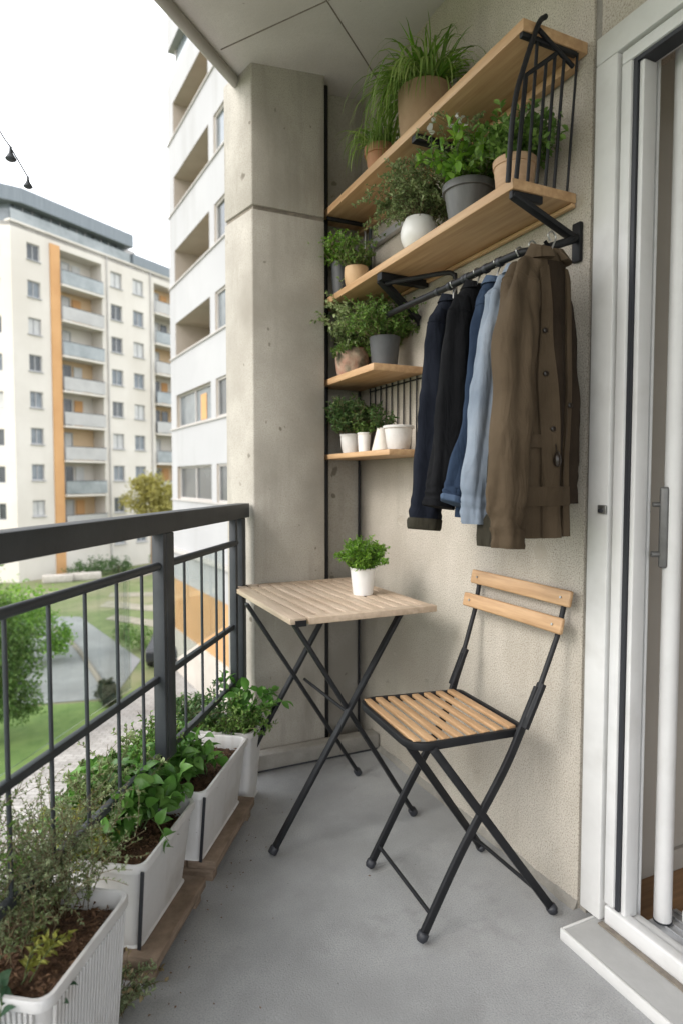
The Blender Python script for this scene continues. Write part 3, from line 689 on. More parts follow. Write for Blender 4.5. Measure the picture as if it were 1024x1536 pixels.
# ------------------------------------------------------------------ chair
ch = thing('folding_chair', 'folding bistro chair with wooden slats and black metal frame', 'chair', (1.0, 1.42, 0))
C0 = Vector((1.0, 1.42, 0))
def cv(p): return Vector(p) - C0
SZ = 0.485
quad = [Vector((0.812, 1.330, SZ)), Vector((1.140, 1.296, SZ + 0.004)), Vector((1.168, 1.632, SZ)), Vector((0.840, 1.690, SZ))]   # front-near, rear-near, rear-far, front-far
def bil(u, v): return (quad[0] * (1 - u) + quad[1] * u) * (1 - v) + (quad[3] * (1 - u) + quad[2] * u) * v
# seat frame: rounded loop
pts = []
cr = 0.07
cs = [quad[0], quad[1], quad[2], quad[3]]
for i in range(4):
    p, q, r_ = cs[i - 1], cs[i], cs[(i + 1) % 4]
    rad = 0.06 if i in (0, 3) else 0.02
    a = q + (p - q).normalized() * rad; b = q + (r_ - q).normalized() * rad
    for k in range(7):
        t = k / 6
        pts.append(a * (1 - t) ** 2 + q * 2 * t * (1 - t) + b * t * t)
m = MB(); rings = []
cen = sum(cs, Vector()) / 4
N_ = len(pts)
for i in range(N_):
    t = (pts[(i + 1) % N_] - pts[i - 1]).normalized(); o = t.cross(UP).normalized()
    rings.append([cv(pts[i] + o * a + UP * b) for a, b in ((0.006, -0.016), (0.006, 0.004), (-0.006, 0.004), (-0.006, -0.016))])
rings.append(rings[0])
m.loft(rings, False, False); m.build('seat_frame', 'black_metal', ch, bevel=0.0015)
m = MB(); ns = 8
for i in range(ns):
    u0 = 0.035 + i * (0.945 / ns); u1 = u0 + 0.945 / ns - 0.054
    vin = 0.045 if i == 0 else 0.02
    rr = []
    for v in (vin, 0.25, 0.5, 0.75, 1 - vin):
        dz = 0.004 - 0.010 * math.sin(math.pi * (0.15 + 0.85 * (u0 + 0.05))) * 0.6
        A, B = bil(u0, v), bil(u1, v)
        rr.append([cv(A + UP * (dz - 0.004)), cv(B + UP * (dz - 0.004)), cv(B + UP * (dz + 0.007)), cv(A + UP * (dz + 0.007))])
    m.loft(rr)
m.build('seat_slats', 'chair_wood', ch, bevel=0.002)
def flat(pl, w, th, name, side=(0, 1, 0)):
    """flat steel strip swept along a polyline; thin across `side`"""
    m = MB(); rings = []; s = Vector(side)
    for i, p in enumerate(pl):
        t = (Vector(pl[min(i + 1, len(pl) - 1)]) - Vector(pl[max(i - 1, 0)])).normalized()
        a = t.cross(s).normalized()
        ww = w[i] if isinstance(w, (list, tuple)) else w
        rings.append([cv(Vector(p) + a * x + s * y) for x, y in ((-ww / 2, -th / 2), (ww / 2, -th / 2), (ww / 2, th / 2), (-ww / 2, th / 2))])
    m.loft(rings)
    return m.build(name, 'black_metal', ch, bevel=0.002)
def curve3(P, n=16):
    P = [Vector(p) for p in P]; out = []
    Q = [P[0] * 2 - P[1]] + P + [P[-1] * 2 - P[-2]]
    for i in range(1, len(Q) - 2):
        for k in range(n):
            t = k / n; a, b, c, d = Q[i - 1], Q[i], Q[i + 1], Q[i + 2]
            out.append(0.5 * (2 * b + (c - a) * t + (2 * a - 5 * b + 4 * c - d) * t * t + (3 * b - a - 3 * c + d) * t ** 3))
    out.append(P[-1]); return out
def foot(p, q, leg):
    p, q = Vector(p), Vector(q); t = (q - p).normalized()
    m = MB(); m.tube([cv(p - t * 0.004), cv(p + t * 0.004), cv(p + t * 0.016), cv(p + t * 0.02)], 0.0145, 14, rs=[0.010, 0.0145, 0.0145, 0.011]); m.build('foot', 'gasket', leg, smooth=50)
# back legs that carry the backrest (near and far)
near = curve3([(0.815, 1.290, 0.012), (0.93, 1.288, 0.205), (1.062, 1.283, 0.40), (1.128, 1.276, 0.535), (1.160, 1.272, 0.605)])
l = flat(near, 0.0215, 0.012, 'leg'); foot((0.815, 1.290, 0.012), (0.93, 1.288, 0.205), l)
far = curve3([(0.838, 1.610, 0.012), (0.96, 1.614, 0.205), (1.10, 1.628, 0.40), (1.160, 1.636, 0.535), (1.187, 1.638, 0.60)])
l = flat(far, 0.0215, 0.012, 'leg'); foot((0.838, 1.610, 0.012), (0.96, 1.614, 0.205), l)
for y, xs in ((1.268, (1.122, 1.164, 1.220, 1.252)), (1.640, (1.155, 1.190, 1.230, 1.254))):
    m = MB(); m.tube([cv((xs[0], y, 0.53)), cv((xs[1], y, 0.61)), cv((xs[2], y, 0.735)), cv((xs[3], y, 0.855))], 0.0072, 10); up_ = m.build('back_upright', 'black_metal', ch, smooth=50)
    m = MB(); a, b = Vector((xs[0] - 0.012, y - 0.002, 0.505)), Vector((xs[1] + 0.004, y - 0.002, 0.615)); m.bar(cv(a), cv(b), 0.013, 0.024, up=(0, 1, 0)); pl_ = m.build('hinge_plate', 'black_metal', up_, bevel=0.002)
    m = MB()
    for t in (0.3, 0.8):
        q = a.lerp(b, t); m.tube([cv(q + Vector((-0.0, -0.006, 0))), cv(q + Vector((0, -0.0095, 0)))], 0.0025, 8)
    m.build('rivet', 'steel', pl_)
# front crossing legs
l = flat([(1.189, 1.232, 0.012), (0.865, 1.318, SZ - 0.012)], 0.0215, 0.012, 'leg'); foot((1.189, 1.232, 0.012), (0.885, 1.308, 0.47), l)
l = flat([(1.194, 1.545, 0.012), (0.832, 1.40, SZ - 0.012)], 0.0215, 0.012, 'leg'); foot((1.194, 1.545, 0.012), (0.832, 1.40, 0.47), l)
m = MB(); m.tube([cv((0.845, 1.290, 0.066)), cv((0.868, 1.608, 0.066))], 0.0055, 10); m.build('stretcher', 'black_metal', ch, smooth=50)
m = MB(); m.tube([cv((1.150, 1.243, 0.066)), cv((1.152, 1.53, 0.066))], 0.0055, 10); m.build('stretcher', 'black_metal', ch, smooth=50)
for (A, B, hz) in (((1.233, 1.234, 0.838), (1.233, 1.658, 0.842), 0.022), ((1.207, 1.236, 0.768), (1.208, 1.664, 0.770), 0.0215)):
    A, B = Vector(A), Vector(B); m = MB(); rr = []
    up = Vector((0.22, 0, 1)).normalized(); nn = Vector((1, 0, -0.22)).normalized()
    for k in range(9):
        t = k / 8; c = A.lerp(B, t) + nn * (0.008 * math.sin(math.pi * t))
        rr.append([cv(c + nn * x + up * z) for x, z in ((-0.007, -hz), (0.007, -hz), (0.007, hz), (-0.007, hz))])
    m.loft(rr); s_ = m.build('back_slat', 'chair_wood', ch, bevel=0.005, seg=3)
    m = MB()
    for t in (0.075, 0.925):
        c = A.lerp(B, t) + nn * (-0.0055); m.tube([cv(c), cv(c - nn * 0.003)], 0.0035, 8)
    m.build('bolt', 'steel', s_)

# ------------------------------------------------------------------ shelves
def shelf(label, y0, y1, z, th, x0=1.055, x1=1.2635, rnd_end=False):
    t = thing('wall_shelf', label, 'shelf', (x0, y0, z - th), 'wooden shelves on the roughcast wall')
    m = MB(); m.box(0, x1 - x0, 0, y1 - y0, 0, th); m.build('board', 'shelf_wood', t, bevel=0.003)
    return t
S1 = shelf('topmost long pine shelf close to the ceiling', 1.242, 2.512, 2.256, 0.029)
S2 = shelf('long pine shelf directly above the hanging jackets', 1.272, 2.512, 1.895, 0.026)
S3 = shelf('short pine shelf left of the jackets carrying the charcoal pot', 2.005, 2.512, 1.566, 0.026)
S4 = shelf('short lowest pine shelf carrying the white pots', 1.89, 2.512, 1.256, 0.020)
m = MB(); m.box(0.178, 0.206, 0.03, 1.25, -0.026, -0.001); m.build('batten', 'shelf_wood', S1, bevel=0.002)
m = MB(); m.bar((0.004, 1.18, -0.008), (0.206, 1.18, -0.008), 0.014, 0.014); m.build('bracket', 'black_metal', S1, bevel=0.002)
m = MB(); m.bar((0.003, 0.505, -0.012), (0.195, 0.505, -0.012), 0.028, 0.022); m.build('bracket', 'black_metal', S1, bevel=0.003)
m = MB(); m.bar((0.0, 0.008, -0.007), (0.175, 0.008, -0.007), 0.013, 0.012); m.build('bracket', 'black_metal', S1, bevel=0.002)
# brackets below the second shelf
m = MB()
m.bar((0.008, 0.012, -0.010), (0.198, -0.012, -0.100), 0.014, 0.024, up=(0, 1, 0)); m.bar((0.003, 0.012, -0.010), (0.10, 0.010, -0.010), 0.014, 0.020)
m.box(0.196, 0.2085, -0.026, 0.002, -0.155, -0.055)
m.build('bracket', 'black_metal', S2, bevel=0.003)
m = MB()
m.bar((0.02, 0.72, -0.018), (0.200, 0.765, -0.125), 0.020, 0.030, up=(0, 1, 0)); m.bar((0.004, 0.70, -0.014), (0.20, 0.71, -0.014), 0.03, 0.024)
m.tube(curve3([(0.03, 0.72, -0.03), (0.09, 0.64, -0.028), (0.16, 0.53, -0.030), (0.178, 0.505, -0.040), (0.18, 0.50, -0.06), (0.18, 0.50, -0.22)], 6), 0.008, 10)
m.tube([(0.195, 0.76, -0.12), (0.203, 0.765, -0.15)], 0.007, 8, rs=[0.009, 0.003])
m.build('bracket', 'black_metal', S2, bevel=0.0)
m = MB(); m.box(0.192, 0.206, 0.0, 1.2, -0.012, -0.001); m.build('wall_batten', 'shelf_wood', S2, bevel=0.002)
# uprights
tag(MB().tube([(1.072, 2.470, 0.0), (1.072, 2.470, 2.768)], 0.0125, 14).build('shelf_post', 'black_metal', smooth=50), 'tall black round post carrying the left ends of the shelves', 'post')
tag(MB().tube([(1.250, 2.508, 0.0), (1.250, 2.508, 1.895)], 0.0055, 10).build('corner_rod', 'black_metal', smooth=50), 'thin black rod in the inner corner below the lowest shelf', 'rod')
gl = thing('metal_upright', 'grey metal upright between the two long shelves near the corner', 'upright', (1.244, 2.395, 1.8955))
MB().tube([(0, 0.0, 0), (0, 0.0, 0.305)], 0.007, 10).build('front_rod', 'rail_metal', gl, smooth=50)
MB().tube([(0.0, 0.045, 0), (0.0, 0.045, 0.305)], 0.007, 10).build('rear_rod', 'steel', gl, smooth=50)
tag(MB().bar((1.2505, 2.385, 2.128), (1.2505, 1.80, 2.128), 0.026, 0.03).build('wall_conduit', 'aluminium', bevel=0.004), 'pale metal strip fixed along the wall behind the herb pots', 'conduit')
# wire rack at the open end of the two long shelves
wr = thing('wire_rack', 'black wire rack at the open end of the two upper shelves', 'rack', (1.06, 1.25, 1.895))
W0 = Vector((1.06, 1.25, 1.895))
def wv(x, z, y=1.25): return Vector((x, y, z)) - W0
m = MB(); m.tube(curve3([wv(1.118, 2.272, 1.236), wv(1.094, 2.245, 1.234), wv(1.056, 2.14, 1.238), wv(1.038, 2.07, 1.245), wv(1.034, 1.99, 1.255), wv(1.040, 1.880, 1.272)], 8), 0.0065, 10); m.build('front_hoop', 'black_metal', wr, smooth=50)
m = MB(); m.tube([wv(1.098, 2.235, 1.236), wv(1.160, 2.215, 1.246), wv(1.222, 2.19, 1.25)], 0.0058, 8)
m.tube([wv(1.165, 2.205), wv(1.072, 2.130), wv(1.070, 1.895, 1.278)], 0.006, 8); m.build('frame', 'black_metal', wr, smooth=50)
for x, zt in ((1.106, 2.225), (1.135, 2.183), (1.163, 2.205), (1.192, 2.20), (1.236, 2.226)):
    m = MB(); m.tube([wv(x, zt), wv(x, 1.893, 1.278)], 0.0042 if x < 1.2 else 0.0034, 8); m.build('wire', 'black_metal', wr, smooth=50)
# wall grid between the two short shelves
wg = thing('wall_grid', 'row of thin black upright wires on the wall behind the white bowl', 'grid', (1.257, 1.95, 1.2565))
for i in range(11):
    y = 0.47 - i * 0.047
    m = MB(); m.tube([(0, y, 0), (0, y, 0.282)], 0.0032, 8); m.build('wire', 'black_metal', wg, smooth=50)
m = MB(); m.tube([(0.003, 0.48, 0.27), (0.003, -0.01, 0.27)], 0.003, 8); m.build('cross_wire', 'black_metal', wg, smooth=50)

# ------------------------------------------------------------------ clothes rail
RX, RZ = 1.12, 1.738
cr_ = thing('clothes_rail', 'black pipe clothes rail under the long shelf', 'clothes rail', (RX, 1.25, RZ))
m = MB(); m.tube(curve3([(0.138, 0.010, 0.04), (0.10, 0.008, 0.022), (0.03, 0.04, 0.0), (0, 0.10, 0), (0, 0.40, 0.0), (0, 0.70, 0.004), (0.02, 0.80, 0.006), (0.138, 0.86, 0.01)], 8), 0.0105, 12); m.build('pipe', 'black_metal', cr_, smooth=50)
m = MB()
for y in (0.14, 0.20, 0.285, 0.30, 0.375, 0.44):
    m.tube([(0, y, 0), (0, y + 0.014, 0)], 0.0135, 12)
m.build('collar', 'gasket', cr_, bevel=0.002)
stp = MB(); stp.tube(curve3([(1.150, 1.262, 1.752), (1.178, 1.258, 1.72), (1.190, 1.252, 1.66), (1.188, 1.246, 1.60)], 8), 0.0045, 8)
tag(stp.build('strap', 'black_cloth', smooth=50), 'thin black strap hanging from the rail end beside the brown jacket', 'strap')

# ------------------------------------------------------------------ garments
def lerp_key(keys, z):
    """keys: list of (z, a, b, c) descending z"""
    if z >= keys[0][0]: return keys[0][1:]
    for k0, k1 in zip(keys, keys[1:]):
        if z >= k1[0]:
            t = (k0[0] - z) / (k0[0] - k1[0]); t = t * t * (3 - 2 * t) * 0.5 + t * 0.5
            return tuple(a + (b - a) * t for a, b in zip(k0[1:], k1[1:]))
    return keys[-1][1:]

def body_surface(keys, seed, fold=0.008, n=120, rows=46):
    g = random.Random(seed); ph = [g.uniform(0, 6.28) for _ in range(6)]
    cre = [(g.uniform(-0.9, 0.9), g.uniform(-0.5, 0.5), g.uniform(0.15, 1.0), g.uniform(0.10, 0.4), g.uniform(0.04, 0.11), g.uniform(0.4, 1.4)) for _ in range(13)]
    zt, zb = keys[0][0], keys[-1][0]
    def ring(z):
        xl, xr, th = lerp_key(keys, z)
        t = (zt - z) / (zt - zb); hw = (xr - xl) / 2; xc = (xl + xr) / 2
        out = []
        for k in range(n):
            a = 2 * math.pi * k / n; c, s = math.cos(a), math.sin(a)
            x = hw * math.copysign(abs(c) ** 0.8, c); y = th * math.copysign(abs(s) ** 0.75, s)
            amp = fold * min(1, t * 2.2)
            y += amp * (math.sin(c * 5.2 + ph[0] + 1.1 * t) + 0.55 * math.sin(c * 10.5 + ph[1] - 1.7 * t) + 0.35 * math.sin(9 * t + c * 3 + ph[2])) * (0.35 + 0.65 * abs(s))
            for (c0_, sl_, tc_, tw_, aw_, dp_) in cre:
                y -= math.copysign(1, s) * fold * 0.8 * dp_ * math.exp(-((c - c0_ - sl_ * (t - tc_)) / aw_) ** 2) * math.exp(-((t - tc_) / tw_) ** 2) * min(1, t * 3)
            x += fold * 0.35 * math.sin(11 * t + ph[3]) * c
            out.append((xc + x, y, z))
        return out
    zs = [zt + (zb - zt) * (i / (rows - 1)) for i in range(rows)]
    return [ring(z) for z in zs], ring

def sleeve_mesh(path, radii, seed, n=72, wr=0.0035, flat_y=1.0):
    g = random.Random(seed); ph = [g.uniform(0, 6.28) for _ in range(4)]
    cre = [(g.uniform(-math.pi, math.pi), g.uniform(-1.6, 1.6), g.uniform(0.05, 0.95), g.uniform(0.08, 0.30), g.uniform(0.10, 0.28), g.uniform(0.4, 1.4)) for _ in range(15)]
    P = curve3(path, 20); m = len(P); rings = []
    for i, p in enumerate(P):
        t = i / (m - 1)
        f = t * (len(radii) - 1); k = min(int(f), len(radii) - 2); r = radii[k] + (radii[k + 1] - radii[k]) * (f - k)
        tg = (P[min(i + 1, m - 1)] - P[max(i - 1, 0)]).normalized()
        a = Vector((1, 0, 0)); a = (a - tg * a.dot(tg)).normalized(); b = tg.cross(a)
        ring = []
        for q in range(n):
            an = 2 * math.pi * q / n
            rr = r + wr * (math.sin(2 * an + ph[0] + 5 * t) * 0.8 + 0.6 * math.sin(17 * t + ph[1] + 1.5 * math.sin(an)) + 0.5 * math.sin(31 * t + ph[2] + 2 * an) + 0.9 * math.sin(3 * an + ph[3] - 4 * t) + 0.8 * math.sin(5 * an + ph[1] + 3 * t))
            rr += wr * 0.55 * math.sin(105 * t + 2.2 * math.sin(an + ph[2]) + 1.3 * an) * (math.exp(-((t - 0.90) / 0.07) ** 2) + 0.8 * math.exp(-((t - 0.52) / 0.07) ** 2) * max(0, math.cos(an - ph[0])))
            for (c0_, sl_, tc_, tw_, aw_, dp_) in cre:
                dd_ = (an - c0_ - sl_ * (t - tc_) * 2.5 + math.pi) % (2 * math.pi) - math.pi
                rr -= wr * dp_ * math.exp(-(dd_ / aw_) ** 2) * math.exp(-((t - tc_) / tw_) ** 2)
            ring.append(p + a * math.cos(an) * rr + b * math.sin(an) * rr * flat_y)
        rings.append(ring)
    return rings

def hanger(label, y, seed, x=RX):
    t = thing('clothes_hanger', label, 'hanger', (x, y, RZ - 0.02), 'hangers on the clothes rail')
    m = MB(); m.tube(curve3([(-0.004, 0, 0.010), (-0.012, 0, 0.024), (0.0, 0, 0.0335), (0.0125, 0, 0.022), (0.006, 0, 0.004), (0, 0, -0.012), (0, 0, -0.045)], 6), 0.0022, 8); m.build('hook', 'steel', t, smooth=50)
    m = MB(); m.tube(curve3([(-0.030, 0, -0.068), (-0.018, 0, -0.058), (0, 0, -0.046), (0.02, 0, -0.056), (0.035, 0, -0.066)], 6), 0.004, 8); m.build('shoulder_bar', 'clear', t, smooth=50)
    return t

def garment(name, label, cat, y, keys, mat, seed, sleeves, fold=0.008, group='clothes hanging on the rail'):
    zb = keys[-1][0]
    O = Vector((RX, y, zb))
    t = thing(name, label, cat, tuple(O), group)
    kk = [(z - zb, xl - RX, xr - RX, th) for z, xl, xr, th in keys]
    rings, ring = body_surface(kk, seed, fold)
    # inside of the hem folds back up so that the underside is open cloth
    last = rings[-1]; cx = sum(p[0] for p in last) / len(last)
    inner = [(cx + (p[0] - cx) * 0.93, p[1] * 0.86, p[2] + 0.002) for p in last]
    inner2 = [(cx + (p[0] - cx) * 0.9, p[1] * 0.8, p[2] + 0.05) for p in last]
    MB().loft(rings + [inner, inner2]).build('body', mat, t, smooth=60)
    for sl in sleeves:
        path = [Vector(p) - O for p in sl['path']]
        rg = sleeve_mesh(path, sl['r'], seed + sl.get('s', 1), wr=sl.get('wr', 0.0035), flat_y=sl.get('fy', 0.8))
        c = sum((Vector(p) for p in rg[-1]), Vector()) / len(rg[-1])
        pull = [c + (Vector(p) - c) * 0.8 + Vector((0, 0, 0.004)) for p in rg[-1]]
        pull2 = [c + (Vector(p) - c) * 0.7 + Vector((0, 0, 0.04)) for p in rg[-1]]
        so = MB().loft(rg + [pull, pull2]).build('sleeve', sl.get('mat', mat), t, smooth=60)
        ks = int(len(rg) * 0.17); sm_ = MB(); cc = sum((Vector(p) for p in rg[ks]), Vector()) / len(rg[ks])
        sm_.tube([cc + (Vector(p) - cc) * 1.012 for p in rg[ks] + rg[ks][:1]], 0.0016, 6, cap=False); sm_.build('seam', sl.get('mat', mat), so, smooth=60)
        if 'cuff' in sl:
            nc = sl['cuff']; k = max(2, int(len(rg) * nc)); seg = rg[-k:]
            cm = []
            for i, rgi in enumerate(seg):
                cc = sum((Vector(p) for p in rgi), Vector()) / len(rgi)
                gro = 1.10 if 0 < i < len(seg) - 1 else 1.05
                if sl.get('ribs'): cm.append([cc + (Vector(p) - cc) * (gro + 0.035 * (q // 3 % 2)) for q, p in enumerate(rgi)])
                else: cm.append([cc + (Vector(p) - cc) * gro for p in rgi])
            MB().loft(cm).build('cuff', sl.get('cmat', mat), so, smooth=60)
    return t, O, rings

def front_strip(t, O, rings, xa, xb, mat, name, off=0.004, rows=None):
    """strip of cloth lying on the camera-facing side of the body; xa/xb functions of t (0 top .. 1 hem) in world X"""
    m = MB(); R_ = rings if rows is None else rings[rows[0]:rows[1]]
    nR = len(rings); vs = []; out = []
    base = 0 if rows is None else rows[0]
    def yfront(rg, x):
        cand = sorted([(p[0], p[1]) for p in rg if p[1] < 0.003])
        for (x0, y0), (x1, y1) in zip(cand, cand[1:]):
            if x0 <= x <= x1: return y0 + (y1 - y0) * ((x - x0) / max(1e-6, x1 - x0))
        return cand[0][1] if x < cand[0][0] else cand[-1][1]
    K = 5
    for i, rg in enumerate(R_):
        tt = (base + i) / (nR - 1)
        a, b = xa(tt) - RX, xb(tt) - RX
        row = []
        for k in range(K + 1):
            x = a + (b - a) * k / K
            row.append((x, yfront(rg, x) - off, rg[0][2]))
        back = [(p[0], p[1] + off + 0.004, p[2]) for p in row[::-1]]
        out.append(row + back)
    m.loft(out); return m.build(name, mat, t, smooth=50)

def collar(t, z, xl, xr, th, h, mat, flare=0.012, gap=0.5, name='collar', tilt=0.0):
    m = MB(); n = 26; rows = []
    for k in range(n + 1):
        a = -math.pi / 2 + gap + (2 * math.pi - 2 * gap) * k / n
        c, s = math.cos(a), math.sin(a); xc = (xl + xr) / 2; hw = (xr - xl) / 2
        lift = h * (0.75 + 0.25 * s)
        base = Vector((xc + hw * c, th * s, z)); topp = Vector((xc + hw * 0.85 * c, th * 0.8 * s, z + lift))
        outp = Vector((xc + (hw + flare) * c, (th + flare) * s, z + lift * 0.15 - 0.004))
        rows.append([base, topp, topp + Vector((0.003 * c, 0.003 * s, 0.003)), outp, outp - Vector((0.003 * c, 0.003 * s, 0)), base + Vector((0.002 * c, 0.002 * s, 0))])
    m.loft(rows); return m.build(name, mat, t, smooth=50)

def buttons(t, pts, r=0.0065):
    for p in pts:
        m = MB(); p = Vector(p); m.tube([p, p + Vector((-0.001, -0.005, 0))], r, 14); m.build('button', 'button', t, bevel=0.0015)

# navy jacket, furthest left
t, O, rg = garment('jacket', 'dark navy jacket hanging leftmost on the rail', 'jacket', 1.615,
    [(1.690, 1.085, 1.150, 0.018), (1.668, 1.060, 1.180, 0.028), (1.62, 1.045, 1.205, 0.034), (1.50, 1.030, 1.21, 0.040), (1.25, 1.02, 1.21, 0.045), (1.075, 1.01, 1.20, 0.05)], 'navy', 11,
    [dict(path=[(1.080, 1.615, 1.645), (1.062, 1.607, 1.59), (1.046, 1.595, 1.48), (1.026, 1.58, 1.28), (1.004, 1.57, 1.12), (0.992, 1.565, 1.005)], r=[0.034, 0.042, 0.047, 0.047, 0.045, 0.044], cuff=0.075, cmat='olive_cloth', s=1),
     dict(path=[(1.185, 1.62, 1.63), (1.215, 1.615, 1.54), (1.220, 1.61, 1.30), (1.220, 1.61, 1.06)], r=[0.03, 0.036, 0.036, 0.034], s=2)])
collar(t, 1.682 - O.z, -0.040, 0.035, 0.026, 0.030, 'navy')
hanger('clear hanger of the dark navy jacket', 1.615, 1)
# black jacket
t, O, rg = garment('jacket', 'black jacket hanging between the navy jacket and the denim shirts', 'jacket', 1.500,
    [(1.700, 1.085, 1.155, 0.018), (1.676, 1.062, 1.182, 0.028), (1.63, 1.045, 1.205, 0.034), (1.50, 1.030, 1.21, 0.040), (1.25, 1.015, 1.21, 0.043), (1.085, 1.01, 1.205, 0.045)], 'black_cloth', 23,
    [dict(path=[(1.078, 1.500, 1.655), (1.058, 1.492, 1.60), (1.040, 1.480, 1.50), (1.016, 1.470, 1.30), (0.985, 1.462, 1.15), (0.972, 1.458, 1.075)], r=[0.033, 0.040, 0.045, 0.046, 0.044, 0.042], cuff=0.05, s=1),
     dict(path=[(1.185, 1.50, 1.64), (1.215, 1.495, 1.54), (1.218, 1.49, 1.30), (1.215, 1.49, 1.09)], r=[0.03, 0.034, 0.034, 0.032], s=2)])
collar(t, 1.69 - O.z, -0.038, 0.038, 0.028, 0.028, 'black_cloth')
front_strip(t, O, rg, lambda u: 1.075 + 0.01 * u, lambda u: 1.115 + 0.0 * u, 'black_cloth', 'lapel', rows=(4, 30))
hanger('clear hanger of the black jacket', 1.500, 2)
# dark denim shirt
t, O, rg = garment('shirt', 'dark blue denim shirt with a turned up cuff', 'shirt', 1.410,
    [(1.690, 1.090, 1.150, 0.016), (1.668, 1.068, 1.170, 0.024), (1.63, 1.055, 1.19, 0.028), (1.50, 1.040, 1.195, 0.032), (1.25, 1.03, 1.195, 0.034), (1.050, 0.995, 1.19, 0.036)], 'denim_dark', 37,
    [dict(path=[(1.088, 1.410, 1.648), (1.076, 1.405, 1.60), (1.066, 1.400, 1.49), (1.038, 1.392, 1.28), (0.985, 1.386, 1.15), (0.964, 1.384, 1.088)], r=[0.028, 0.034, 0.037, 0.037, 0.036, 0.036], cuff=0.075, cmat='denim_mid', s=1),
     dict(path=[(1.178, 1.41, 1.635), (1.205, 1.405, 1.54), (1.210, 1.40, 1.30), (1.205, 1.40, 1.08)], r=[0.026, 0.03, 0.03, 0.028], s=2)], fold=0.006)
collar(t, 1.68 - O.z, -0.036, 0.036, 0.026, 0.026, 'denim_mid')
hanger('clear hanger of the dark denim shirt', 1.410, 3)
# light denim shirt
t, O, rg = garment('shirt', 'light blue washed denim shirt beside the brown jacket', 'shirt', 1.320,
    [(1.692, 1.095, 1.150, 0.016), (1.670, 1.072, 1.170, 0.024), (1.63, 1.048, 1.19, 0.028), (1.50, 1.030, 1.195, 0.033), (1.25, 1.02, 1.195, 0.036), (1.090, 1.02, 1.19, 0.038)], 'denim_light', 41,
    [dict(path=[(1.078, 1.320, 1.650), (1.050, 1.310, 1.605), (1.026, 1.300, 1.50), (0.996, 1.292, 1.30), (0.976, 1.287, 1.15), (0.970, 1.285, 1.040)], r=[0.030, 0.037, 0.042, 0.043, 0.040, 0.034], cuff=0.11, wr=0.0045, s=1),
     dict(path=[(1.178, 1.32, 1.635), (1.205, 1.315, 1.54), (1.210, 1.31, 1.30), (1.205, 1.31, 1.08)], r=[0.026, 0.03, 0.03, 0.028], s=2)], fold=0.007)
collar(t, 1.682 - O.z, -0.038, 0.036, 0.028, 0.028, 'denim_light')
front_strip(t, O, rg, lambda u: 1.098 + 0.01 * u, lambda u: 1.124 + 0.01 * u, 'denim_light', 'placket', off=0.003)
hanger('clear hanger of the light denim shirt', 1.320, 4)
# olive hem of a longer garment behind the brown jacket
t, O, rg = garment('jacket', 'dark olive jacket mostly hidden behind the brown one with only its hem and cuff showing', 'jacket', 1.272,
    [(1.660, 1.100, 1.150, 0.012), (1.62, 1.07, 1.18, 0.016), (1.45, 1.05, 1.19, 0.018), (1.20, 1.03, 1.19, 0.02), (1.045, 1.02, 1.19, 0.02)], 'olive_cloth', 51,
    [dict(path=[(1.09, 1.275, 1.62), (1.055, 1.275, 1.50), (1.020, 1.272, 1.25), (1.005, 1.270, 0.985)], r=[0.022, 0.03, 0.036, 0.044], cuff=0.12, s=1)])
hanger('clear hanger of the half hidden olive jacket', 1.272, 5)
# brown jacket
BK = [(1.700, 1.070, 1.124, 0.018), (1.676, 1.050, 1.146, 0.030), (1.63, 1.018, 1.164, 0.037), (1.54, 0.995, 1.170, 0.043), (1.35, 0.984, 1.172, 0.046), (1.15, 0.979, 1.170, 0.046), (1.012, 0.976, 1.168, 0.050)]
t, O, rg = garment('jacket', 'brown cotton work jacket with dark buttons nearest the door', 'jacket', 1.205, BK, 'brown_cloth', 61,
    [dict(path=[(1.050, 1.200, 1.655), (1.015, 1.188, 1.60), (0.986, 1.172, 1.48), (0.966, 1.158, 1.30), (0.950, 1.150, 1.13), (0.942, 1.146, 0.995)], r=[0.036, 0.045, 0.050, 0.050, 0.046, 0.037], cuff=0.085, ribs=True, wr=0.0055, s=1),
     dict(path=[(1.148, 1.215, 1.64), (1.178, 1.222, 1.54), (1.190, 1.226, 1.32), (1.194, 1.226, 1.09)], r=[0.028, 0.033, 0.034, 0.030], s=2, mat='brown_dark')], fold=0.008)
collar(t, 1.672 - O.z, -0.062, 0.032, 0.034, 0.052, 'brown_cloth', flare=0.018, gap=0.30)
front_strip(t, O, rg, lambda u: 1.080 + 0.008 * u, lambda u: 1.146 - 0.026 * u, 'brown_dark', 'lining', off=0.002, rows=(2, 40))
front_strip(t, O, rg, lambda u: 1.050 + 0.006 * u, lambda u: 1.074 + 0.036 * u, 'brown_cloth', 'placket', off=0.0075, rows=(3, 46))
front_strip(t, O, rg, lambda u: 1.134, lambda u: 1.166, 'brown_cloth', 'front_panel', off=0.0075, rows=(3, 46))
front_strip(t, O, rg, lambda u: 0.990, lambda u: 1.160, 'brown_cloth', 'hem_band', off=0.0095, rows=(37, 41))
front_strip(t, O, rg, lambda u: 1.010, lambda u: 1.052, 'brown_cloth', 'pocket_flap', off=0.009, rows=(29, 32))
def onfront(x, z):
    rgi = min(rg, key=lambda r: abs(r[0][2] - (z - O.z)))
    c = min([p for p in rgi if p[1] < 0], key=lambda p: abs(p[0] - (x - RX)))
    return Vector((x - RX, c[1] - 0.008, z - O.z))
buttons(t, [onfront(1.064, 1.50), onfront(1.068, 1.40), onfront(1.150, 1.33), onfront(1.080, 1.27)])
kc = MB(); p = onfront(1.085, 1.205)
kc.tube([p + Vector((0, 0, 0.03)), p + Vector((0, -0.004, 0.012))], 0.0015, 6)
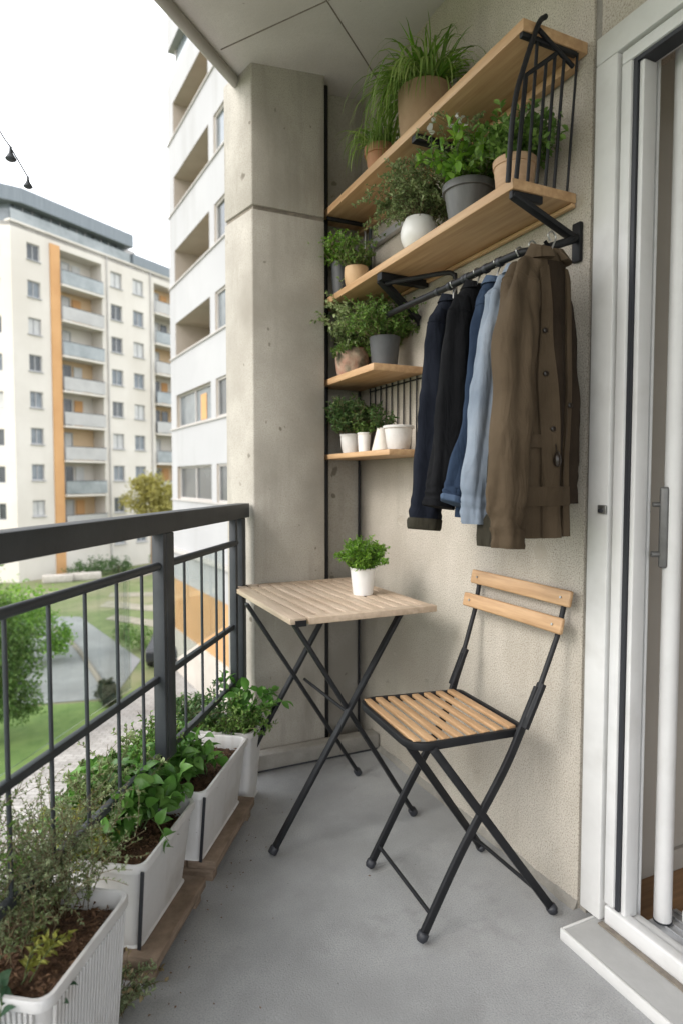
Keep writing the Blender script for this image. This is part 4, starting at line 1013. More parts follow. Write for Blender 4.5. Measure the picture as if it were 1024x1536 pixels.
kc.lathe([(0.0001, -0.024), (0.006, -0.022), (0.0095, -0.012), (0.008, 0.0), (0.004, 0.010), (0.0001, 0.013)], 12, p + Vector((0, -0.006, 0)))
kc.build('zip_charm', 'button', t, smooth=50)
hanger('clear hanger of the brown work jacket', 1.205, 6)

# ------------------------------------------------------------------ potted plants
G1, G2, G3, G4 = 2.256, 1.895, 1.566, 1.256
# top shelf grass
t, z = potted('large round clay pot with long arching grass on the topmost shelf', 'potted plant', (1.150, 1.83, G1), 0.165, 0.088, 0.076, 'pot_clay', belly=0.004, th=0.008)
grass_blades(1, t, 300, 0.32, 0.0075, 'leaf_grass', base=0.06, spread=0.9, droop=1.0, tilt=(-0.5, 0.28), off=(0, 0, z))
grass_blades(2, t, 55, 0.24, 0.0095, 'leaf_bright', base=0.05, spread=0.8, droop=0.4, tilt=(0.1, -0.3), off=(0, 0, z))
t, z = potted('small terracotta pot with drooping grass at the left end of the topmost shelf', 'potted plant', (1.118, 2.08, G1), 0.095, 0.050, 0.040, 'pot_terracotta', rim=0.006, rimh=0.03)
grass_blades(3, t, 130, 0.22, 0.006, 'leaf_grass', base=0.035, spread=0.7, droop=1.1, tilt=(-0.45, -0.1), off=(0, 0, z))
# second shelf
t, z = potted('round speckled white pot with fine leaved herb above the jackets', 'potted plant', (1.128, 1.825, G2), 0.112, 0.046, 0.036, 'pot_white', belly=0.020)
foliage(10, t, 60, 0.22, 0.035, 0.85, 0.0125, 26, branches=7, bper=11, mat='leaf_sage', off=(0, 0, z), droop=0.25, aspect=0.55)
t, z = potted('dark grey bucket shaped pot with broad bright leaves and white blossom', 'potted plant', (1.143, 1.575, G2), 0.118, 0.070, 0.054, 'pot_bucket', rim=0.007, rimh=0.022)
foliage(11, t, 46, 0.19, 0.05, 0.65, 0.029, 11, kind='oval', mat='leaf_bright', stem_mat='green_stem', off=(0, 0, z), droop=0.3, aspect=0.62, branches=2, bper=4)
foliage(12, t, 16, 0.24, 0.05, 0.7, 0.016, 4, kind='oval', mat='flower', stem_mat='green_stem', off=(0, 0, z), start=0.75, aspect=0.95, name='blossom')
foliage(13, t, 22, 0.25, 0.05, 0.7, 0.012, 18, branches=4, bper=8, mat='leaf_sage', off=(0.01, -0.01, z), droop=0.2, name='herb_leaves')
t, z = potted('banded light brown pot with dense dark green herb behind the wire rack', 'potted plant', (1.150, 1.38, G2), 0.105, 0.054, 0.046, 'pot_banded', rim=0.003, rimh=0.02)
foliage(14, t, 40, 0.15, 0.04, 0.7, 0.018, 14, kind='oval', mat='leaf_herb', stem_mat='green_stem', off=(0, 0, z), branches=4, bper=7, droop=0.2, aspect=0.6)
t, z = potted('slim dark grey pot with small leaved bush next to the tan pot', 'potted plant', (1.112, 2.405, G2), 0.145, 0.040, 0.030, 'pot_charcoal')
foliage(15, t, 30, 0.15, 0.03, 0.9, 0.014, 14, kind='oval', mat='leaf_bright', off=(0, 0, z), branches=4, bper=7, droop=0.25, aspect=0.6)
t, z = potted('small rounded tan pot with wispy herb', 'potted plant', (1.125, 2.285, G2), 0.092, 0.046, 0.035, 'pot_tan', belly=0.006)
foliage(16, t, 28, 0.16, 0.03, 0.8, 0.012, 16, mat='leaf_herb', off=(0, 0, z), branches=4, bper=8, droop=0.2)
# third shelf
t, z = potted('charcoal tapered pot with feathery bush on the short shelf', 'potted plant', (1.160, 2.115, G3), 0.118, 0.058, 0.047, 'pot_charcoal', soil=0.9)
foliage(17, t, 60, 0.20, 0.045, 0.85, 0.0135, 24, mat='leaf_herb', off=(0, 0, z), branches=6, bper=9, droop=0.3)
t, z = potted('weathered mossy terracotta pot with tall trailing bush', 'potted plant', (1.150, 2.375, G3), 0.120, 0.066, 0.058, 'pot_mossy', belly=0.006, soil=0.92)
foliage(18, t, 80, 0.27, 0.05, 0.42, 0.015, 24, mat='leaf_sage', off=(0, 0, z), branches=8, bper=10, droop=0.35, tilt=(0.16, -0.2), kind='oval', aspect=0.6, hvar=0.6)
foliage(19, t, 30, 0.10, 0.05, 0.7, 0.012, 16, mat='leaf_herb', off=(0.01, -0.02, z), branches=4, bper=8, droop=1.1, name='trailing_leaves')
m = MB(); m.tube([(0.0, -0.03, z - 0.02), (0.004, -0.032, z + 0.10), (0.002, -0.03, z + 0.17)], 0.017, 12, rs=[0.019, 0.017, 0.015]); m.build('trunk', 'bark', t, smooth=50)
# fourth shelf
t, z = potted('pale blush pot with dense upright herb at the left of the lowest shelf', 'potted plant', (1.140, 2.360, G4), 0.082, 0.044, 0.034, 'pot_whitewash', belly=0.003, rim=0.002, rimh=0.01)
foliage(20, t, 95, 0.165, 0.040, 0.5, 0.014, 28, mat='leaf_dark', off=(0, 0, z), branches=5, bper=8, droop=0.08, aspect=0.32)
foliage(21, t, 20, 0.165, 0.038, 0.5, 0.013, 24, mat='leaf_herb', off=(0, 0, z), branches=4, bper=8, droop=0.08, aspect=0.32, name='young_leaves')
t, z = potted('narrow white cup with a small sprig of green', 'potted plant', (1.135, 2.235, G4), 0.080, 0.026, 0.022, 'pot_white', rim=0.001, rimh=0.006, th=0.004)
foliage(22, t, 16, 0.075, 0.018, 0.7, 0.013, 16, mat='leaf_herb', off=(0, 0, z), droop=0.1, aspect=0.4, tilt=(0.3, -0.3))
t, z = potted('leaning cream jar with slim green shoots between cup and bowl', 'potted plant', (1.160, 2.135, G4), 0.092, 0.018, 0.040, 'pot_pale', th=0.004)
foliage(23, t, 14, 0.11, 0.012, 0.4, 0.017, 18, mat='leaf_dark', off=(0, 0, z), droop=0.1, aspect=0.4)
bw = thing('white_bowl', 'wide empty whitewashed bowl at the right of the lowest shelf', 'bowl', (1.155, 2.000, G4))
MB().lathe([(0.0001, 0), (0.036, 0), (0.039, 0.004), (0.046, 0.04), (0.051, 0.078), (0.056, 0.081), (0.057, 0.088), (0.054, 0.090), (0.048, 0.088), (0.042, 0.04), (0.034, 0.012), (0.0001, 0.010)], 32).build('body', 'pot_whitewash', bw, smooth=50)
m = MB(); g = random.Random(5)
for i in range(14):
    a = g.uniform(2.6, 5.6); r = g.uniform(0.042, 0.062); c = (r * math.cos(a), r * math.sin(a), 0.0025)
    m.obox(c, (math.cos(i), math.sin(i), 0), (-math.sin(i), math.cos(i), 0), UP, g.uniform(0.002, 0.005), g.uniform(0.0015, 0.003), 0.002)
m.build('crumbs', 'soil', bw, smooth=0)
# table
t, z = potted('glossy white pot with bright green herb on the wooden table', 'potted plant', (1.022, 2.02, 0.7392), 0.098, 0.045, 0.036, 'pot_white', rim=0.0015, rimh=0.008, th=0.004, soil=0.9)
foliage(24, t, 100, 0.115, 0.036, 0.62, 0.0115, 24, mat='leaf_bright', stem_mat='green_stem', off=(0, 0, z), branches=6, bper=8, droop=0.03, aspect=0.42, start=0.05, hvar=0.55)

# ------------------------------------------------------------------ planters
def rect_ring(a0, a1, p0, p1, z, r, n=5):
    out = []
    for (ca, cp, st) in ((a1 - r, p1 - r, 0), (a0 + r, p1 - r, 1), (a0 + r, p0 + r, 2), (a1 - r, p0 + r, 3)):
        for k in range(n):
            an = (st + k / (n - 1)) * math.pi / 2
            out.append(Vector((ca + r * math.cos(an), cp + r * math.sin(an), z)))
    return out
PROT = math.atan2(d2.y, d2.x)
def planter(label, a0, a1, p0, p1, z0, z1, soilz, taper=(0.022, 0.02), ribs=False, strap=True, seed=1):
    """local x = along the railing, local y = across (right side negative)"""
    o = PL((a0 + a1) / 2, (p0 + p1) / 2, z0)
    t = thing('planter_box', label, 'planter', tuple(o), 'white planters along the railing', rz=PROT)
    L, Wd = (a1 - a0) / 2, (p1 - p0) / 2; H = z1 - z0
    tx, ty = taper
    rings = []
    bm = rect_ring(-L + tx, L - tx, -Wd + ty, Wd - ty, 0, 0.02)
    rings.append([Vector((v.x * 0.97, v.y * 0.97, 0)) for v in bm]); 
    for k in range(0, 7):
        f = k / 6; r = rect_ring(-L + tx * (1 - f) + 0.008, L - tx * (1 - f) - 0.008, -Wd + ty * (1 - f) + 0.008, Wd - ty * (1 - f) - 0.008, 0.004 + (H - 0.024) * f, 0.022)
        rings.append(r)
    for (e, z, rr) in ((0.0, H - 0.019, 0.026), (0.0, H - 0.003, 0.026), (0.002, H, 0.025), (0.009, H, 0.022), (0.012, H - 0.004, 0.02)):
        rings.append(rect_ring(-L + e, L - e, -Wd + e, Wd - e, z, rr))
    for f in (0.75, 0.4):
        rings.append(rect_ring(-L + tx * (1 - f) + 0.013, L - tx * (1 - f) - 0.013, -Wd + ty * (1 - f) + 0.013, Wd - ty * (1 - f) - 0.013, H * f, 0.018))
    tub = MB().loft(rings).build('tub', 'plastic_white', t, smooth=40)
    if ribs:
        m = MB()
        nn = int(2 * L / 0.0125)
        for i in range(nn):
            x = -L + 0.03 + (2 * L - 0.06) * i / (nn - 1)
            m.bar(Vector((x * 0.93, -Wd + ty + 0.003, 0.004)), Vector((x, -Wd + 0.004, H - 0.022)), 0.006, 0.007, up=(0, 1, 0))
        nn = int(2 * Wd / 0.0125)
        for i in range(nn):
            y = -Wd + 0.03 + (2 * Wd - 0.06) * i / (nn - 1)
            m.bar(Vector((-L + tx + 0.003, y * 0.93, 0.004)), Vector((-L + 0.004, y, H - 0.022)), 0.006, 0.007, up=(1, 0, 0))
        m.build('ribs', 'plastic_white', t, bevel=0.0015, seg=1)
    if strap:
        m = MB(); m.bar(Vector((-L + tx + 0.004, -Wd + ty + 0.006, 0.0)), Vector((-L + 0.003, -Wd + 0.003, H - 0.012)), 0.008, 0.004, up=(1, 0, 0)); m.build('strap', 'gasket', t)
    # soil with chips
    g = np.random.default_rng(seed); nx, ny = 40, 26; sx, sy = L - tx * 0.3 - 0.014, Wd - ty * 0.3 - 0.014
    X, Y = np.meshgrid(np.linspace(-sx, sx, nx), np.linspace(-sy, sy, ny), indexing='ij')
    Z = soilz - z0 + 0.006 * np.sin(X * 31 + seed) * np.cos(Y * 27 + 1) + g.normal(0, 0.0022, X.shape)
    V = np.stack([X, Y, Z], -1).reshape(-1, 3)
    idx = np.arange(nx * ny).reshape(nx, ny)
    T = np.stack([idx[:-1, :-1], idx[1:, :-1], idx[1:, 1:], idx[:-1, 1:]], -1).reshape(-1, 4)
    so = npmesh('soil', V, T, 'soil', t)
    n = 1500
    pos = np.stack([g.uniform(-sx, sx, n), g.uniform(-sy, sy, n), np.full(n, soilz - z0 + 0.003) + g.uniform(-0.003, 0.006, n)], -1)
    dr = g.normal(0, 1, (n, 3)); dr[:, 2] *= 0.35
    Ln = g.uniform(0.005, 0.018, n)
    V, T = leaf_arrays(g, pos, dr, Ln, Ln * 0.35, 'tiny', 0.1, 0.1, 1.0)
    npmesh('bark_chips', V, T, 'chip', so, smooth=False)
    return t
P1 = planter('ribbed white planter nearest the viewer with wispy thyme', 0.895, 1.185, -0.905, -0.628, 0.0, 0.300, 0.268, ribs=True, strap=False, seed=1)
P2 = planter('smooth white planter with bare bark soil, second along the railing', 1.296, 1.617, -0.905, -0.661, 0.062, 0.275, 0.232, seed=2)
P3 = planter('smooth white planter with broad leaves third along the railing', 1.640, 2.048, -0.905, -0.648, 0.062, 0.275, 0.230, seed=3)
P4 = planter('white planter in the far corner by the concrete column', 2.060, 2.245, -0.945, -0.643, 0.0, 0.275, 0.235, strap=False, seed=4)
def stand(label, a0, a1, p0, p1):
    o = PL((a0 + a1) / 2, (p0 + p1) / 2, 0)
    t = thing('plant_stand', label, 'stand', tuple(o), 'wooden stands under the planters', rz=PROT)
    L, Wd = (a1 - a0) / 2, (p1 - p0) / 2
    m = MB(); k = 3
    for i in range(k):
        y0 = -Wd + i * (2 * Wd / k); m.box(-L, L, y0 + 0.002, y0 + 2 * Wd / k - 0.002, 0.034, 0.061)
    m.build('boards', 'old_wood', t, bevel=0.003)
    for x in (-L + 0.02, L - 0.03):
        m = MB(); m.box(x - 0.018, x + 0.018, -Wd + 0.012, Wd - 0.004, 0.0, 0.0335); m.build('runner', 'old_wood', t, bevel=0.003)
    return t
stand('dark weathered wooden stand under the second planter', 1.300, 1.605, -0.90, -0.632)
stand('dark weathered wooden stand under the broad leaved third planter', 1.675, 2.05, -0.90, -0.630)

def herb(name, label, a, p, z, **kw):
    t = thing(name, label, kw.pop('cat', 'plant'), tuple(PL(a, p, z)), kw.pop('group', None), rz=PROT)
    return t
# planter 1
t = herb('thyme_bush', 'wispy grey green thyme bush filling the nearest planter', 1.085, -0.80, 0.268)
foliage(30, t, 46, 0.33, 0.09, 0.45, 0.0080, 24, branches=9, blen=0.38, bper=12, mat='leaf_thyme', droop=0.10, rect=(0.095, 0.075), aspect=0.4, stem_r=0.0011, hvar=0.55)
foliage(31, t, 30, 0.16, 0.09, 0.6, 0.0080, 24, branches=7, blen=0.45, bper=12, mat='leaf_sage', droop=0.2, rect=(0.095, 0.085), aspect=0.4, name='low_leaves', stem_r=0.001)
t = herb('rosemary_bush', 'tall upright thyme shoots at the back corner of the nearest planter', 1.00, -0.868, 0.268)
foliage(32, t, 15, 0.40, 0.035, 0.20, 0.009, 36, branches=9, blen=0.2, bper=9, mat='leaf_herb', droop=0.03, aspect=0.4, stem_r=0.0014)
t = herb('fern_sprig', 'pale yellow green sprig lying on the bark of the nearest planter', 0.965, -0.715, 0.272)
foliage(33, t, 4, 0.10, 0.012, 0.6, 0.016, 26, mat='leaf_yellow', stem_mat='green_stem', droop=0.25, tilt=(0.5, -0.3), aspect=0.3, kind='tiny')
t = herb('leafy_weed', 'dark green leafy plant in front of the nearest planter', 0.858, -0.735, 0.0)
foliage(34, t, 30, 0.345, 0.035, 0.10, 0.032, 12, kind='oval', mat='leaf_blue', stem_mat='green_stem', droop=0.04, aspect=0.55, start=0.5, stem_r=0.002)
# planter 2
t = herb('leafy_plant', 'broad leaved green plant with large ribbed leaves in the second planter', 1.515, -0.832, 0.232)
foliage(35, t, 84, 0.185, 0.060, 0.50, 0.046, 8, kind='oval', mat='leaf_broad', stem_mat='green_stem', droop=0.30, aspect=0.68, start=0.40, stem_r=0.0022, fold=0.3, curl=0.4, lift=0.1, hvar=0.5)
t = herb('woody_shrub', 'small leaved woody shrub leaning over the rail from the second planter', 1.46, -0.868, 0.232)
foliage(36, t, 16, 0.27, 0.05, 0.5, 0.014, 14, branches=7, blen=0.4, bper=12, mat='leaf_sage', droop=0.12, aspect=0.55, stem_r=0.0016, rect=(0.11, 0.02), start=0.4)
t = herb('yellow_shrub', 'low yellowish shrub at the near corner of the second planter', 1.375, -0.855, 0.232)
foliage(37, t, 22, 0.15, 0.03, 0.6, 0.013, 14, branches=4, bper=8, mat='leaf_yellow', droop=0.2, aspect=0.55)
# planter 3
t = herb('leafy_plant', 'broad leaved green plant in the third planter below the railing post', 1.80, -0.835, 0.230)
foliage(38, t, 76, 0.17, 0.055, 0.45, 0.044, 8, kind='oval', mat='leaf_broad', stem_mat='green_stem', droop=0.4, aspect=0.68, start=0.38, stem_r=0.0022, fold=0.3, curl=0.4, lift=0.1, hvar=0.5)
t = herb('woody_shrub', 'small leaved woody shrub behind the broad leaves of the third planter', 1.78, -0.862, 0.230)
foliage(39, t, 24, 0.22, 0.05, 0.6, 0.0135, 12, branches=6, blen=0.4, bper=9, mat='leaf_herb', droop=0.15, aspect=0.55, stem_r=0.0016, rect=(0.10, 0.02), start=0.3)
# planter 4
t = herb('woody_shrub', 'dark small leaved shrub at the railing side of the far planter', 2.14, -0.87, 0.235)
foliage(40, t, 24, 0.20, 0.05, 0.8, 0.018, 12, branches=5, blen=0.4, bper=8, mat='leaf_dark', droop=0.2, aspect=0.5, stem_r=0.0016, start=0.25, kind='oval')
t = herb('woody_shrub', 'rounded dense dark shrub in the middle of the far planter', 2.12, -0.735, 0.235)
foliage(41, t, 34, 0.14, 0.05, 0.9, 0.015, 14, branches=5, blen=0.4, bper=8, mat='leaf_herb', droop=0.2, aspect=0.5, stem_r=0.0014, start=0.25, kind='oval')
t = herb('leafy_plant', 'light green leafy plant by the column in the far planter', 2.19, -0.725, 0.235)
foliage(42, t, 16, 0.21, 0.03, 0.42, 0.046, 8, kind='oval', mat='leaf_broad', stem_mat='green_stem', droop=0.3, aspect=0.55, start=0.35, stem_r=0.002, tilt=(0.1, -0.15), curl=0.35)
# weeds on the floor
t = thing('dry_weed', 'straggly weed with dry tips on the floor between the first two planters', 'weed', (0.118, 1.405, 0.0))
foliage(43, t, 26, 0.11, 0.03, 0.7, 0.012, 10, mat='leaf_thyme', branches=3, bper=7, droop=0.2, aspect=0.4)
foliage(44, t, 14, 0.12, 0.03, 0.8, 0.012, 4, mat='dry', droop=0.3, start=0.8, name='dry_leaves', kind='oval', aspect=0.6)
t = thing('dry_flower', 'single dried flower head lying on the floor by the wooden stand', 'dried flower', (0.207, 1.470, 0.008))
foliage(45, t, 3, 0.03, 0.004, 0.8, 0.010, 8, mat='dry', droop=0.3, start=0.5, kind='oval', aspect=0.7)

# crumbs of soil and leaf litter on the floor beside the planters
g = np.random.default_rng(99)
n = 70
al = g.uniform(0.95, 2.2, n); pe = -0.635 + np.abs(g.normal(0, 0.05, n)) + 0.01
far_ = g.random(n) < 0.12
al[far_] = g.uniform(0.7, 2.1, far_.sum()); pe[far_] = g.uniform(-0.6, 0.1, far_.sum())
P = np.outer(al, np.array(d2)) + np.outer(pe, np.array(nv)); P[:, 2] = 0.0022
P = P[(P[:, 0] < 1.22) & (P[:, 1] < 2.3)]
D = g.normal(0, 1, (len(P), 3)); D[:, 2] = 0.05
Ls = g.uniform(0.003, 0.009, len(P))
V, T = leaf_arrays(g, P, D, Ls, Ls * 0.6, 'tiny', 0.2, 0.1, 3.0)
tag(npmesh('floor_litter', V, T, 'chip', None, smooth=False), kind='stuff')

# ------------------------------------------------------------------ string lights
c = [(-0.026, 1.724, 1.874), (-0.060, 1.688, 1.919), (-0.080, 1.667, 1.941), (-0.148, 1.594, 2.04), (-0.233, 1.501, 2.17), (-0.42, 1.30, 2.42), (-0.60, 1.105, 2.598)]
sl = thing('light_string', 'thin wire with small grey bell lamps against the white sky', 'string lights', c[0])
O = Vector(c[0])
MB().tube([Vector(p) - O for p in curve3(c, 5)], 0.0016, 6).build('wire', 'rail_metal', sl, smooth=50)
for p, k in ((Vector(c[0]) - O, 0.85), (Vector(c[1]) - O, 1.0), (Vector((-0.42, 1.30, 2.42)) - O, 1.0)):
    m = MB(); m.lathe([(0.0001, 0.003), (0.0028 * k, 0.002), (0.0032 * k, -0.006 * k), (0.0052 * k, -0.014 * k), (0.0115 * k, -0.024 * k), (0.0125 * k, -0.026 * k), (0.011 * k, -0.028 * k), (0.006 * k, -0.031 * k), (0.0001, -0.032 * k)], 18, p)
    m.build('lamp', 'rail_metal', sl, smooth=50)

# ------------------------------------------------------------------ outside ground
GZ = -6.15
def sheet(name, poly, z, mat):
    m = MB(); n = len(poly); m.add([(x, y, z) for x, y in poly], [tuple(range(n))])
    o = m.build(name, mat, smooth=0); return tag(o, kind='structure')
sheet('ground', [(-400, -400), (400, -400), (400, 600), (-400, 600)], GZ, 'lawn')
pv = lambda a, p: tuple((d2 * a + nv * p).xy)
sheet('pavement', [pv(-40, 3), pv(60, 3), pv(60, -10.3), pv(-40, -10.3)], GZ + 0.01, 'paving')
sheet('lawn_strip', [pv(-30, -10.35), pv(22, -10.35), (1.9, 21.9), (-0.2, 22.3), (-14, 25)], GZ + 0.01, 'lawn_bright')
sheet('parking', [(-14, 25.2), (-0.2, 22.5), (1.86, 22.1), (3.3, 26.4), (1.45, 36.2), (-0.1, 37.0), (-14, 40)], GZ + 0.02, 'asphalt')
sheet('gravel_path', [(-12, 42.4), (1.0, 43.0), (4, 46.5), (8.0, 51.2), (7.0, 52.2), (3.0, 48.3), (0.6, 45.2), (-12, 44.6)], GZ + 0.015, 'gravel_path')
sheet('gravel_path', [(2.6, 38.6), (5.2, 36.0), (9.0, 38.6), (8.4, 40.0), (5.2, 37.9), (3.2, 40.4)], GZ + 0.02, 'gravel_path')
sheet('gravel_path', [(3.3, 41.6), (6.3, 40.6), (9.8, 44.0), (9.4, 45.2), (6.0, 42.2), (3.6, 43.2)], GZ + 0.02, 'gravel_path')
sheet('gravel_path', [(2.6, 35.0), (4.6, 32.2), (8.0, 33.8), (7.7, 35.0), (4.8, 33.8), (3.2, 36.0)], GZ + 0.02, 'gravel_path')
# curved low kerb hedge beside the parking
kp = curve3([(0.15, 33.6, GZ), (0.95, 29.8, GZ), (1.5, 25.0, GZ), (1.62, 23.4, GZ), (1.80, 21.6, GZ)], 10)
m = MB(); m.tube([p + Vector((0, 0, 0.05)) for p in kp], 0.10, 8); 
kt = thing('kerb_edge', 'curved dark kerb sweeping across the grey parking area', 'kerb', (1.5, 25.0, GZ))
for i in range(len(m.v)): m.v[i] = (m.v[i][0] - 1.5, m.v[i][1] - 25.0, m.v[i][2] - GZ)
m.build('kerb_stones', 'joint', kt, smooth=40)
t = thing('kerb_shrub', 'low dark shrub at the near end of the curved kerb', 'shrub', (1.70, 22.3, GZ))
foliage(60, t, 60, 0.45, 0.35, 0.8, 0.09, 16, mat='hedge_dark', branches=3, bper=6, rect=(0.25, 1.1), stem_r=0.008, droop=0.2, kind='oval')

# small car seen beside the railing post
cx_, cy_ = 4.75, 26.3
car = thing('parked_car', 'dark parked car half hidden by the railing post', 'car', (cx_, cy_, GZ + 0.02), rz=R(70))
prof = [(-2.1, 0.35), (-2.1, 0.75), (-1.95, 0.88), (-1.3, 0.95), (-0.75, 1.40), (0.75, 1.45), (1.5, 1.0), (2.05, 0.85), (2.1, 0.4)]
m = MB(); rr = [[Vector((x, y * (1 if z < 1.0 else 0.82), z)) for x, z in prof] for y in (-0.85, 0.85)]
m.loft(rr); m.build('body', 'car_paint', car, bevel=0.06, seg=3)
m = MB(); m.obox((0.0, 0, 1.20), (1, 0, 0), (0, 1, 0), UP, 0.85, 0.785, 0.14); m.build('side_window', 'pane_dark', car, bevel=0.05)
for x in (-1.3, 1.3):
    for y in (-0.82, 0.82):
        m = MB(); m.tube([(x, y - 0.1, 0.32), (x, y + 0.1, 0.32)], 0.32, 20); w_ = m.build('wheel', 'tyre', car, bevel=0.03)
        m = MB(); m.tube([(x, y - 0.11, 0.32), (x, y + 0.11, 0.32)], 0.19, 16); m.build('rim', 'steel', w_)

# ------------------------------------------------------------------ trees
def tree(name, label, loc, clumps, leaf, n_leaf, mat, trunk_h, trunk_r, seed, cat='tree', lean=(0, 0)):
    g = np.random.default_rng(seed); t = thing(name, label, cat, loc)
    m = MB(); m.tube([(0, 0, 0), (lean[0] * 0.3, lean[1] * 0.3, trunk_h * 0.5), (lean[0], lean[1], trunk_h)], trunk_r, 10, rs=[trunk_r * 1.3, trunk_r, trunk_r * 0.7])
    P, D = [], []
    for (x, y, z, r) in clumps:
        m.tube([(lean[0] * 0.8, lean[1] * 0.8, trunk_h * 0.8), ((x + lean[0]) / 2, (y + lean[1]) / 2, (z + trunk_h * 0.8) / 2 + 0.1), (x, y, z)], trunk_r * 0.3, 6, rs=[trunk_r * 0.45, trunk_r * 0.3, trunk_r * 0.1])
        n = int(n_leaf * r * r)
        sub = unit(g.normal(0, 1, (26, 3))) * (r * g.uniform(0.35, 1.05, (26, 1))); sub[:, 2] *= 0.85
        k = g.integers(0, 26, n)
        q = sub[k] + g.normal(0, r * 0.17, (n, 3))
        P.append(q + np.array([x, y, z])); D.append(unit(q) + g.normal(0, 0.6, (n, 3)) + np.array([0, 0, -0.2]))
    P = np.concatenate(P); D = np.concatenate(D); L = leaf * g.uniform(0.6, 1.3, len(P))
    m.build('trunk', 'bark', t, smooth=50)
    V, T = leaf_arrays(g, P, D, L, L * 0.6, 'tiny', 0.2, 0.2, 0.5)
    npmesh('crown', V, T, mat, t, smooth=False)
    return t
tree('leafy_tree', 'bushy green tree standing on the lawn at the far left', (-1.75, 19.6, GZ), [(0, 0, 4.1, 0.95), (0.35, -0.2, 3.2, 1.05), (-0.5, 0.2, 3.3, 1.1), (0.5, 0.1, 2.2, 1.0), (-0.3, -0.3, 2.2, 1.1), (0.75, -0.1, 1.35, 0.8), (0.0, 0.2, 1.3, 1.0), (0.95, 0.0, 2.75, 0.6)], 0.105, 2600, 'tree_leaf', 3.0, 0.10, 5)
tree('leafy_tree', 'light green bush behind the tree at the far left', (-1.2, 27.5, GZ), [(0, 0, 2.1, 1.2), (0.9, 0.2, 1.5, 0.9), (-1, 0.2, 1.8, 1.2), (1.5, 0.1, 0.9, 0.7)], 0.13, 1500, 'leaf_bright', 1.6, 0.08, 6)
tree('golden_tree', 'yellow green tree in front of the cream apartment block', (7.4, 51.2, GZ), [(0, 0, 6.6, 1.3), (1.0, -0.2, 5.9, 1.2), (-1.1, 0.2, 5.7, 1.2), (0.3, 0.3, 5.2, 1.2), (1.6, 0.5, 5.0, 0.9), (-0.4, 0, 7.0, 0.9)], 0.22, 700, 'tree_gold', 4.8, 0.13, 8)
for i, (x, y, s, lab) in enumerate([(1.9, 50.8, 0.8, 'small dark bush at the foot of the cream block below the orange strip'), (3.4, 51.6, 1.0, 'rounded bush by the ground floor windows of the cream block'), (5.0, 52.6, 0.9, 'bush left of the yellow green tree trunk'), (9.0, 52.6, 1.5, 'tall green bush right of the yellow green tree trunk')]):
    tree('facade_bush', lab, (x, y, GZ), [(0, 0, 0.8 * s, 0.8 * s), (0.5 * s, -0.1, 0.6 * s, 0.6 * s), (-0.5 * s, 0.1, 0.55 * s, 0.6 * s)], 0.16, 600, 'leaf_dark' if i != 3 else 'tree_leaf', 0.6 * s, 0.05, 30 + i, cat='bush')
for i, (x, y, sx, sy, lab) in enumerate([(0.55, 49.3, 1.0, 0.35, 'pale low stone block near the corner of the cream block'), (2.2, 49.6, 1.3, 0.3, 'long low stone block on the verge before the cream block')]):
    o = MB(); o.box(-sx, sx, -sy, sy, 0, 0.55); oo = o.build('stone_block', 'stone', bevel=0.1, seg=2); oo.location = (x, y, GZ); tag(oo, lab, 'stone')
for i, (x, y, s, lab) in enumerate([(3.05, 30.2, 0.7, 'low shrub on the grass beyond the parking corner'), (3.5, 27.9, 0.9, 'dark green shrub beside the parked car')]):
    tree('lawn_shrub', lab, (x, y, GZ), [(0, 0, 0.6 * s, 0.7 * s), (0.4 * s, 0.3, 0.5 * s, 0.5 * s)], 0.12, 900, 'tree_leaf', 0.5 * s, 0.04, 50 + i, cat='shrub')

